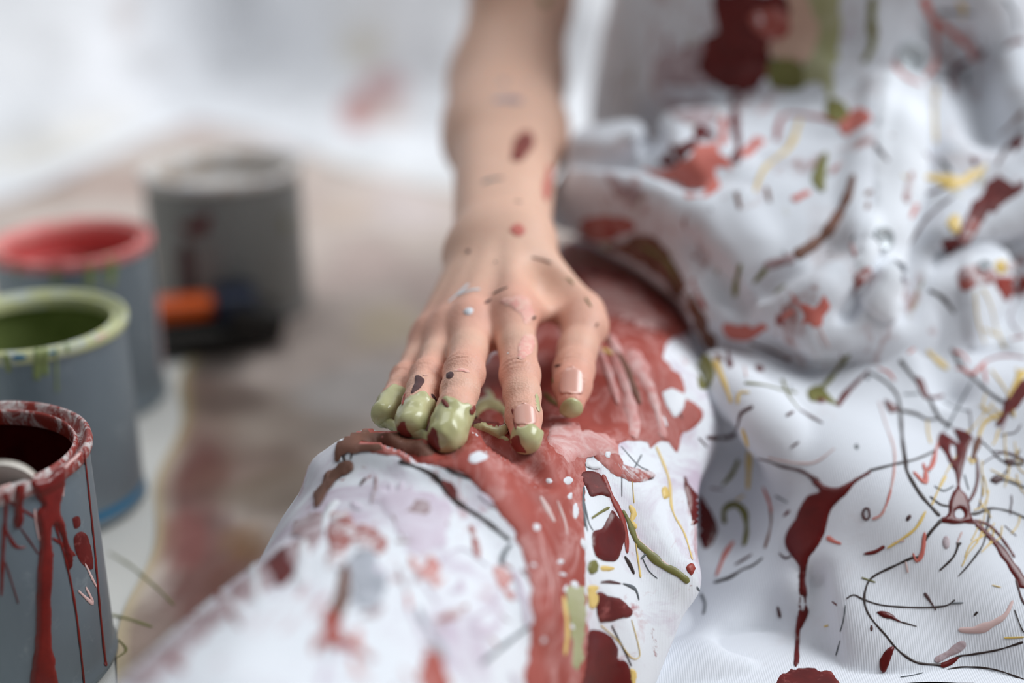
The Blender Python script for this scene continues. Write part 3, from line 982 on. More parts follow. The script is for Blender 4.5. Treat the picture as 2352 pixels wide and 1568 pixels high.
def splat(T, poly, mat, name='paint_splash', relief=.0004, rag=2.0, holes=(), step=None, only=None, maxjump=4.0, edge=None, parent=None):
    """a flat splash or smear of paint that follows the surface it landed on"""
    LAYER[0] += 1
    ring = spline(poly, True, 5.0)
    seed = random.random() * 100
    R_ = np.array(ring)
    if rag > 0:
        s = np.stack([R_[:, 0] * .045 + seed, R_[:, 1] * .045, R_[:, 0] * 0], 1)
        R_ = R_ + np.stack([vnoise(s, 3), vnoise(s + 40, 4)], 1) * rag * 1.6 + np.stack([vnoise(s * 3, 5), vnoise(s * 3 + 40, 6)], 1) * rag * .7
    lo, hi = R_.min(0), R_.max(0)
    if step is None: step = min(13.0, max(4.0, math.sqrt((hi - lo).prod()) / 14))
    vv = [Vector(p) for p in R_]
    ed = [(i, (i + 1) % len(vv)) for i in range(len(vv))]
    hl = []
    for hpoly in holes:
        hr_ = spline(hpoly, True, 5.0); hl.append(np.array(hr_))
        b = len(vv); vv += [Vector(p) for p in hr_]
        ed += [(b + i, b + (i + 1) % len(hr_)) for i in range(len(hr_))]
    allb = np.concatenate([R_] + hl)
    gx, gy = np.meshgrid(np.arange(lo[0], hi[0], step), np.arange(lo[1], hi[1], step * .87))
    gx = gx + (np.arange(gx.shape[0]) % 2)[:, None] * step * .5
    gp = np.stack([gx.ravel(), gy.ravel()], 1)
    if len(gp):
        keep = []
        for i in range(0, len(gp), 2000):
            dd = np.min(np.linalg.norm(gp[i:i + 2000, None] - allb[None], axis=2), 1)
            keep.append(dd > step * .45)
        gp = gp[np.concatenate(keep)]
    vv += [Vector(p) for p in gp]
    try:
        r = delaunay_2d_cdt(vv, ed, [list(range(len(ring)))], 1, 1e-4)
    except Exception:
        return None
    V2, FS = r[0], r[2]
    def inside(pt, poly_):
        x, y = pt; a = poly_; b = np.roll(poly_, -1, 0)
        c = ((a[:, 1] > y) != (b[:, 1] > y)) & (x < (b[:, 0] - a[:, 0]) * (y - a[:, 1]) / (b[:, 1] - a[:, 1] + 1e-12) + a[:, 0])
        return bool(c.sum() % 2)
    P2 = np.array([tuple(v) for v in V2])
    db = np.concatenate([np.min(np.linalg.norm(P2[i:i + 2000, None] - allb[None], axis=2), 1) for i in range(0, len(P2), 2000)])
    ew = edge or max(4.0, step * 1.1)
    pts, own = [], {}
    for q, dbd in zip(P2, db):
        h_ = T.cast(q[0], q[1])
        if h_ is None or (only is not None and h_[2] is not only): pts.append(None); continue
        hgt = relief * math.sqrt(min(1.0, dbd / ew)) - (.0001 if dbd < .5 else 0)
        pts.append(h_[0] + h_[1] * (hgt + BASE[0] + .000012 * (LAYER[0] % 12)))
        own[h_[2].name] = own.get(h_[2].name, 0) + 1
    if not own: return None
    fs_ = []
    for f_ in FS:
        if any(pts[i] is None for i in f_): continue
        if hl:
            cen = P2[list(f_)].mean(0)
            if any(inside(cen, h_) for h_ in hl): continue
        bad = False
        for a, b in ((0, 1), (1, 2), (2, 0)):
            i, j = f_[a], f_[b]
            L2 = np.linalg.norm(P2[i] - P2[j]) * .00022
            if (pts[i] - pts[j]).length > max(.004, L2 * maxjump): bad = True
        if not bad: fs_.append(tuple(f_))
    if not fs_: return None
    # each connected patch is a piece of its own
    par = {}
    def root_(k):
        while par[k] != k: par[k] = par[par[k]]; k = par[k]
        return k
    for f_ in fs_:
        for k in f_: par.setdefault(k, k)
    for f_ in fs_:
        a = root_(f_[0])
        for k in f_[1:]: par[root_(k)] = a
    groups = {}
    for f_ in fs_: groups.setdefault(root_(f_[0]), []).append(f_)
    owner = parent or bpy.data.objects[max(own, key=own.get)]
    big = max(len(x) for x in groups.values())
    res = []
    for fl_ in groups.values():
        if len(fl_) < max(3, big * .04): continue
        used = sorted({i for f_ in fl_ for i in f_}); mp = {k: n for n, k in enumerate(used)}
        a, b, c = (pts[i] for i in fl_[0])
        flip = (b - a).cross(c - a).dot(EYE - a) < 0
        res.append((len(fl_), pydata(name, [pts[i] for i in used], [tuple(mp[i] for i in (reversed(f_) if flip else f_)) for f_ in fl_], mat, owner)))
    res.sort(key=lambda x: -x[0])
    return [x[1] for x in res]
def oval(x, y, rx, ry, a=0):
    ca, sa = math.cos(math.radians(a)), math.sin(math.radians(a))
    return [(x + rx * math.cos(t) * ca - ry * math.sin(t) * sa, y + rx * math.cos(t) * sa + ry * math.sin(t) * ca) for t in np.linspace(0, 2 * math.pi, 9)[:-1]]

# paints
Wt = srgb(226, 226, 230)
def mk(name, c1, c2, **kw): return paint_material('paint_' + name, srgb(*c1), srgb(*c2), **kw)
BRICK = mk('brick_smear', (172, 86, 76), (154, 68, 58), rough=.55, chalk=.75, chalk_col=srgb(214, 170, 166), scale=26, stretch=(1.6, .7, 1.0), thr=.60, soft=.22)
BRICKW = mk('brick', (156, 62, 52), (138, 48, 40), rough=.4)
BRICKC = mk('brick_chalk', (166, 92, 84), (150, 78, 70), rough=.7, chalk=.9, chalk_col=Wt, scale=60, thr=.52, soft=.14)
PINKC = mk('pink_chalk', (208, 150, 146), (196, 128, 122), rough=.7, chalk=.7, chalk_col=srgb(226, 202, 200), scale=40, thr=.52, soft=.2)
PALE = mk('pale_streak', (214, 188, 184), (204, 170, 166), rough=.5)
DRED = mk('dark_red', (102, 15, 12), (80, 10, 9), rough=.30, coat=.06)
DREDC = mk('dark_red_dry', (104, 22, 18), (82, 15, 13), rough=.55, chalk=.6, chalk_col=srgb(168, 96, 92), scale=70, thr=.62)
DARK = mk('dark_line', (46, 32, 28), (62, 50, 48), rough=.35)
GREYL = mk('grey_line', (104, 110, 116), (84, 88, 92), rough=.45)
CORAL = mk('coral', (206, 118, 106), (192, 102, 92), rough=.42)
YELLOW = mk('yellow', (228, 198, 124), (216, 184, 104), rough=.38)
OLIVE = mk('olive', (126, 124, 70), (108, 104, 56), rough=.4)
SAGE = mk('sage', (166, 166, 122), (150, 148, 104), rough=.5, chalk=.6, chalk_col=srgb(196, 194, 168), scale=22, thr=.55, soft=.3)
MAUVE = mk('mauve', (156, 128, 130), (138, 108, 108), rough=.65, chalk=.8, chalk_col=srgb(206, 196, 202), scale=40, thr=.5, soft=.25)
LILAC = mk('lilac', (206, 194, 208), (196, 178, 192), rough=.7, chalk=.6, chalk_col=srgb(224, 220, 230), scale=30, thr=.5, soft=.3)
BROWN = mk('brown', (120, 78, 62), (96, 62, 46), rough=.55, chalk=.5, chalk_col=srgb(176, 140, 128), scale=40, thr=.6)
BEIGE = mk('beige', (208, 178, 158), (196, 160, 142), rough=.6)
WHITE = mk('white', (228, 230, 234), (220, 222, 228), rough=.45)
GREENP = mk('green_wet', (196, 193, 148), (184, 181, 132), rough=.22, coat=.3)
DMAUVE = mk('dark_mauve', (92, 60, 60), (74, 48, 50), rough=.5)
PINK = mk('pink_dry', (236, 172, 162), (230, 158, 148), rough=.7, chalk=.9, chalk_col=srgb(236, 196, 180), scale=170, thr=.50, soft=.1)
BRICKD = mk('brick_deep', (138, 64, 54), (116, 46, 40), rough=.35)
GREYB = mk('grey_smear', (156, 160, 170), (140, 142, 150), rough=.6, chalk=.6, chalk_col=srgb(206, 208, 216), scale=35, thr=.5, soft=.3)

GAR0 = Target([top, leg_l])
PANEL = cloth_material('coverall_panel', srgb(236, 239, 245))
def panel(name, outline, thick, label):
    """stitched cloth panel lying on the garment"""
    o = splat(GAR0, outline, PANEL, name, relief=thick, rag=.8, maxjump=8, edge=5, parent=person)
    for x in o[1:]: bpy.data.objects.remove(x)
    tag(o[0], label)
    return o[0]
placket = panel('placket', [(2030, 175), (2085, 160), (2130, 190), (2135, 330), (2125, 450), (2090, 560), (2075, 680), (2055, 740), (2000, 720), (1962, 660), (1975, 560), (2005, 470), (2010, 330)], .0024, 'stitched button placket down the coverall front')
flap = panel('pocket_flap', [(2207, 598), (2280, 585), (2375, 560), (2375, 795), (2290, 800), (2226, 802), (2214, 720)], .0026, 'patch pocket on the hip smeared with brick red paint')
GAR = Target([leg_r, leg_l, top] + [x for x in (placket, flap) if x])
S, L = (lambda *a, **k: splat(GAR, *a, **k)), (lambda *a, **k: strand(GAR, *a, **k))

# -- knee and thigh
S([(1285, 555), (1400, 578), (1490, 615), (1560, 668), (1605, 740), (1575, 770), (1545, 780), (1525, 805), (1535, 835), (1562, 858), (1578, 910), (1606, 935), (1612, 965), (1590, 985), (1562, 1000), (1553, 1036), (1530, 1014), (1507, 1016), (1496, 1030), (1482, 1014), (1440, 1012), (1424, 1018), (1418, 1040), (1440, 1075), (1452, 1100), (1415, 1090), (1380, 1062), (1352, 1045), (1345, 1100), (1343, 1300), (1342, 1585), (1213, 1585), (1222, 1400), (1195, 1260), (1150, 1180), (1100, 1120), (1030, 1080), (940, 1062), (900, 1045), (820, 1030), (790, 1000), (820, 975), (900, 950), (1000, 900), (1150, 800), (1280, 690)], BRICK, relief=.00045, rag=3, only=leg_r, maxjump=1000, step=6.5)
BASE[0] = .00055
S([(1345, 640), (1400, 645), (1470, 670), (1530, 730), (1540, 760), (1500, 770), (1440, 740), (1380, 730), (1350, 690)], PINKC, rag=6, only=leg_r, relief=.0006, step=7)
S([(1300, 950), (1260, 960), (1260, 1010), (1300, 1060), (1340, 1050), (1420, 1045), (1400, 1010), (1340, 985)], PINKC, rag=6, only=leg_r, relief=.0006, step=7)
for pts, w, m in [
    ([(1403, 773), (1428, 856), (1441, 901), (1448, 939), (1457, 977), (1452, 1006)], [18, 36, 32, 22, 34, 30], PINKC),
    ([(1454, 805), (1473, 856), (1495, 901), (1508, 942), (1518, 977), (1521, 1006)], [34, 44, 32, 20, 20, 28], PINKC),
    ([(1387, 765), (1415, 810), (1441, 856), (1470, 930)], [10, 20, 22, 8], BROWN),
    ([(1372, 790), (1395, 850), (1420, 930)], [8, 22, 10], PINKC),
    ([(1300, 592), (1380, 600), (1460, 628), (1540, 690)], [6, 10, 9, 5], OLIVE),
    ([(1318, 622), (1330, 634)], 13, DREDC), ([(1352, 625), (1376, 638)], 15, DREDC), ([(1398, 636), (1424, 645)], 14, DREDC),
    ([(1360, 805), (1385, 806), (1412, 818)], [18, 16, 9], YELLOW),
    ([(1250, 905), (1270, 925), (1295, 940)], [12, 15, 8], OLIVE),
    ]: L(pts, w, m, only=leg_r, relief=.00065)
S([(1521, 905), (1545, 893), (1572, 912), (1565, 945), (1550, 962), (1533, 940)], WHITE, only=leg_r)
L([(1568, 915), (1560, 945), (1566, 962)], [8, 6, 8], DMAUVE); L([(1522, 958), (1530, 980)], [10, 12], WHITE)
BASE[0] = .00016
S([(1400, 1050), (1440, 1070), (1500, 1085), (1495, 1100), (1455, 1104), (1420, 1090)], BRICKC, only=leg_r)
for poly, m in [
    ([(1332, 1084), (1375, 1086), (1385, 1100), (1398, 1123), (1406, 1143), (1379, 1137), (1359, 1139), (1347, 1119)], DREDC),
    ([(1406, 1171), (1418, 1186), (1430, 1202), (1438, 1226), (1430, 1250), (1422, 1277), (1406, 1289), (1379, 1287), (1363, 1273), (1359, 1242), (1363, 1222), (1383, 1214), (1395, 1194)], DRED),
    ([(1369, 1360), (1395, 1368), (1422, 1376), (1438, 1387), (1452, 1403), (1446, 1417), (1418, 1423), (1395, 1429), (1375, 1429), (1371, 1403)], DREDC),
    ([(1351, 1450), (1379, 1450), (1402, 1462), (1418, 1490), (1418, 1514), (1434, 1517), (1446, 1537), (1450, 1590), (1335, 1590), (1343, 1514)], DRED),
    ([(1351, 1344), (1375, 1348), (1367, 1360), (1377, 1376), (1367, 1399), (1355, 1395), (1349, 1368)], YELLOW),
    ([(1379, 1299), (1410, 1303), (1402, 1311), (1381, 1311)], YELLOW),
    ([(1446, 1537), (1462, 1545), (1462, 1565), (1452, 1590)], YELLOW),
    (oval(1363, 1302, 13, 16), OLIVE), (oval(1528, 1131, 9, 17), YELLOW), (oval(1405, 1398, 12, 7, -20), WHITE), (oval(1427, 1538, 10, 16), WHITE),
    ([(1576, 1303), (1588, 1294), (1597, 1306), (1588, 1323)], BRICKW)]:
    S(poly, m, rag=1.6, only=leg_r, relief=.0006)
for pts, w, m in [
    ([(1385, 1090), (1405, 1140), (1425, 1180), (1437, 1220), (1440, 1270)], [12, 14, 16, 14, 10], BRICKW),
    ([(1434, 1277), (1447, 1298), (1456, 1318)], [8, 12, 10], DARK),
    ([(1359, 1190), (1378, 1177), (1399, 1165)], [5, 7, 5], OLIVE),
    ([(1430, 1171), (1446, 1202), (1462, 1242), (1481, 1261), (1521, 1297), (1552, 1313), (1582, 1336)], [8, 14, 16, 18, 19, 18, 12], OLIVE),
    ([(1434, 1175), (1450, 1205), (1466, 1240), (1485, 1257), (1523, 1292), (1550, 1307)], [6, 10, 9, 9, 9, 4], PALE),
    ([(1507, 1025), (1536, 1100), (1544, 1171), (1572, 1226), (1590, 1285)], [6, 9, 8, 6, 5], YELLOW),
    ([(1446, 1160), (1456, 1180), (1450, 1195), (1462, 1212)], [12, 16, 9, 14], YELLOW),
    ([(1458, 1235), (1466, 1290), (1471, 1326)], [3, 4, 8], YELLOW),
    ([(1404, 1435), (1434, 1494), (1450, 1529)], [5, 4, 4], DARK),
    ([(1450, 1423), (1466, 1482), (1468, 1508), (1450, 1510), (1418, 1470), (1379, 1435)], 3, YELLOW),
    ([(1379, 1337), (1400, 1336), (1425, 1340)], [4, 8, 3], DMAUVE), ([(1430, 1340), (1458, 1352), (1467, 1378)], [4, 9, 4], GREYL),
    ([(1452, 1104), (1456, 1155)], 2, YELLOW), ([(1428, 1092), (1428, 1140)], 2, GREYL),
    ([(1426, 1025), (1465, 1068), (1489, 1080)], 3, GREYL), ([(1473, 1045), (1454, 1080)], 3, GREYL),
    ([(1476, 1282), (1490, 1310), (1510, 1328)], 3, GREYL),
    ([(1488, 1100), (1500, 1096)], 7, DMAUVE),
    ([(1325, 1115), (1340, 1150), (1352, 1200), (1362, 1218)], [4, 7, 6, 3], GREYL), ([(1334, 1137), (1349, 1220)], [6, 3], GREYL),
    ]: L(pts, w, m, only=leg_r)
BASE[0] = .00055
for pts, w, m in [([(1240, 1141), (1256, 1170), (1272, 1200)], [10, 20, 14], PALE), ([(1278, 1150), (1296, 1200), (1300, 1230)], [5, 12, 5], PALE), ([(1240, 1260), (1262, 1330), (1258, 1400)], [6, 14, 6], PINKC), ([(1292, 1370), (1300, 1449), (1294, 1505)], [14, 22, 18], YELLOW), ([(1340, 1120), (1338, 1160), (1344, 1210)], [6, 9, 5], GREYL)]: L(pts, w, m, only=leg_r)
S([(1300, 1350), (1322, 1346), (1340, 1358), (1341, 1440), (1334, 1530), (1312, 1525), (1306, 1440)], SAGE, rag=4, only=leg_r)
for x, y, a, b in [(1262, 1105, 8, 6), (1225, 1300, 7, 5), (1330, 1395, 6, 10), (1245, 1470, 6, 8), (1318, 1175, 8, 18), (1308, 1140, 7, 10), (1315, 1434, 9, 18), (1285, 1290, 10, 6), (1290, 1318, 9, 5), (1318, 1345, 9, 12), (1298, 1352, 6, 9), (1232, 1210, 7, 8), (1340, 1250, 6, 14), (1302, 1105, 12, 10), (1097, 1052, 24, 13), (1362, 1066, 18, 10), (1394, 1040, 9, 14)]:
    S(oval(x, y, a, b, random.uniform(-20, 20)), WHITE, rag=2, only=leg_r)
BASE[0] = .00016
# knee front (nearest the camera)
BASE[0] = .0006
S([(775, 1018), (800, 990), (900, 985), (1000, 1022), (985, 1048), (880, 1040), (800, 1042), (775, 1065)], BROWN, only=leg_r, rag=3)
S([(722, 1165), (725, 1130), (760, 1085), (800, 1058), (812, 1075), (772, 1105), (745, 1155)], BROWN, only=leg_r, rag=3)
BASE[0] = .00016
S([(861, 1119), (944, 1122), (1030, 1156), (1030, 1212), (1000, 1265), (940, 1261), (902, 1205)], LILAC, only=leg_r, rag=8)
S(oval(962, 1170, 30, 24), MAUVE, only=leg_r, rag=6)
S([(767, 1175), (812, 1201), (869, 1220), (884, 1257), (842, 1265), (812, 1257), (775, 1295), (752, 1302), (756, 1224)], BRICKC, only=leg_r, rag=8)
S([(800, 1285), (860, 1270), (880, 1330), (860, 1400), (810, 1400), (790, 1340)], GREYB, only=leg_r, rag=14)
S([(775, 1320), (800, 1290), (800, 1390), (770, 1440), (750, 1450)], BROWN, only=leg_r, rag=4)
S([(718, 1478), (775, 1392), (790, 1449), (834, 1490), (838, 1508), (800, 1500), (730, 1490)], BRICK, only=leg_r, rag=9)
S([(955, 1290), (1010, 1298), (1019, 1332), (985, 1345), (950, 1322)], PINKC, only=leg_r, rag=11)
S([(977, 1501), (1010, 1512), (1030, 1540), (1035, 1585), (968, 1585)], BRICK, only=leg_r, rag=4)
S([(1135, 1306), (1165, 1310), (1168, 1350), (1140, 1342)], PINKC, only=leg_r, rag=9)
S([(1015, 1100), (1045, 1120), (1050, 1148), (1022, 1136)], DREDC, only=leg_r)
S([(690, 1185), (640, 1230), (560, 1290), (480, 1350), (400, 1410), (320, 1480), (250, 1548), (330, 1585), (430, 1500), (520, 1420), (600, 1370), (690, 1290), (745, 1215), (735, 1170)], MAUVE, only=leg_r, rag=6)
S([(606, 1255), (640, 1243), (668, 1268), (676, 1320), (650, 1348), (618, 1330)], DREDC, only=leg_r, rag=4)
for pts, w, m in [
    ([(917, 1059), (992, 1089), (1045, 1149), (1112, 1194), (1172, 1242)], [9, 12, 16, 12, 10], DARK),
    ([(1022, 1070), (1052, 1089), (1105, 1104)], [10, 9, 6], DARK), ([(1150, 1299), (1158, 1270), (1174, 1250)], 10, GREYL),
    ([(1105, 1524), (1160, 1480), (1217, 1437)], [10, 9, 7], GREYL), ([(800, 1020), (790, 1050), (800, 1075)], [6, 8, 4], DARK),
    ([(830, 1008), (812, 1030), (806, 1056)], [5, 7, 4], DARK), ([(840, 1098), (828, 1115)], [14, 8], DMAUVE), ([(870, 1140), (905, 1190), (925, 1240)], [6, 8, 4], MAUVE),
    ([(788, 1000), (776, 1030), (785, 1060)], [8, 12, 8], WHITE), ([(885, 1028), (930, 1045)], [10, 12], WHITE), ([(745, 1105), (735, 1140)], [18, 20], WHITE),
    ([(770, 1150), (750, 1185), (742, 1220)], [30, 26, 16], WHITE), ([(580, 1290), (588, 1330), (592, 1385)], [22, 34, 22], WHITE), ([(700, 1240), (694, 1290), (690, 1345)], [26, 34, 24], WHITE),
    ([(500, 1345), (530, 1380), (560, 1420)], [12, 20, 16], WHITE), ([(480, 1330), (520, 1390), (552, 1440)], [10, 14, 8], BRICKW), ([(430, 1390), (455, 1440), (465, 1470)], [8, 14, 8], BRICKW),
    ([(350, 1530), (380, 1510), (420, 1540)], [14, 20, 12], BRICKW),
    ([(1010, 1290), (1060, 1260), (1120, 1300)], [8, 6, 4], LILAC), ([(930, 1370), (950, 1420), (975, 1470)], [8, 12, 8], LILAC), ([(1080, 1420), (1120, 1400), (1150, 1360)], [6, 8, 5], LILAC),
    ([(935, 1360), (940, 1400)], [8, 12], CORAL), ([(1178, 1310), (1200, 1360), (1212, 1440)], [12, 18, 12], LILAC),
    ]: L(pts, w, m, only=leg_r)

for i in range(46):
    x, y = random.uniform(740, 1200), random.uniform(1085, 1560)
    a = random.gauss(1.1, .8); ln = random.uniform(25, 90)
    q = [(x, y), (x + math.cos(a) * ln * .5, y + math.sin(a) * ln * .5)]; a += random.gauss(0, .6)
    q.append((q[-1][0] + math.cos(a) * ln * .5, q[-1][1] + math.sin(a) * ln * .5))
    w_ = random.uniform(8, 26)
    L(q, [w_ * .5, w_, w_ * .4], random.choice([LILAC, LILAC, MAUVE, PINKC, LILAC, BRICKC, GREYB]), only=leg_r, relief=.0002)
# -- the other leg
S([(1865, 1106), (1883, 1104), (1896, 1114), (1919, 1119), (1939, 1114), (1975, 1093), (2000, 1078), (2000, 1086), (1970, 1106), (1939, 1139), (1914, 1162), (1904, 1183), (1901, 1198), (1891, 1230), (1877, 1257), (1859, 1281), (1853, 1310), (1851, 1337), (1855, 1358), (1852, 1382), (1857, 1406), (1845, 1433), (1837, 1457), (1835, 1523), (1823, 1523), (1827, 1470), (1831, 1422), (1835, 1403), (1835, 1331), (1837, 1310), (1832, 1294), (1813, 1270), (1804, 1251), (1808, 1222), (1827, 1193), (1837, 1166), (1855, 1139), (1882, 1127)], DRED, 'paint_drip', relief=.0010, rag=1, step=6, holes=[[(1840, 1368), (1846, 1372), (1848, 1395), (1843, 1402), (1839, 1390)]])
S([(1572, 1096), (1592, 1123), (1623, 1155), (1647, 1210), (1639, 1242), (1619, 1261), (1600, 1222), (1588, 1194)], DRED, relief=.0008, rag=1.5)
S([(2159, 994), (2172, 996), (2203, 1017), (2190, 984), (2226, 994), (2236, 1009), (2223, 1030), (2218, 1055), (2210, 1086), (2205, 1119), (2220, 1139), (2228, 1162), (2231, 1185), (2236, 1200), (2162, 1200), (2177, 1178), (2180, 1152), (2190, 1129), (2197, 1119), (2195, 1086), (2185, 1068), (2167, 1037), (2154, 1019)], DRED, relief=.0008, rag=1, step=5,
  holes=[[(2184, 1022), (2194, 1025), (2195, 1050), (2190, 1055), (2183, 1040)], [(2193, 1175), (2205, 1168), (2215, 1180), (2210, 1190), (2195, 1188)]])
for poly, m in [
    ([(2054, 1483), (2049, 1505), (2033, 1542), (2022, 1537), (2021, 1518), (2035, 1491)], DRED),
    ([(2014, 1406), (2038, 1405), (2057, 1419), (2073, 1429), (2043, 1422), (2025, 1415)], DRED),
    ([(2101, 864), (2118, 871), (2129, 899), (2136, 915), (2126, 917), (2113, 899)], DRED),
    ([(2032, 917), (2065, 940), (2052, 948), (2042, 947)], DRED),
    ([(2305, 1055), (2328, 1053), (2330, 1063), (2315, 1070)], DMAUVE), ([(2274, 1104), (2289, 1091), (2305, 1101), (2287, 1111)], DMAUVE),
    ([(1602, 810), (1630, 820), (1640, 860), (1625, 890), (1605, 885)], OLIVE),
    ([(1855, 897), (1881, 884), (1906, 907), (1927, 933), (1893, 922), (1863, 922)], OLIVE),
    (oval(1885, 918, 14, 7), DRED), (oval(2087, 1189, 5, 10, 20), DMAUVE), (oval(2173, 1246, 8, 15), MAUVE), (oval(2002, 1443, 4, 7), DMAUVE), (oval(1743, 846, 11, 7, 20), DREDC), (oval(1809, 823, 10, 5, 10), DREDC),
    (oval(1994, 866, 5, 6), GREYL), (oval(1968, 1026, 5, 6), GREYL)]:
    S(poly, m, rag=1, relief=.0006)
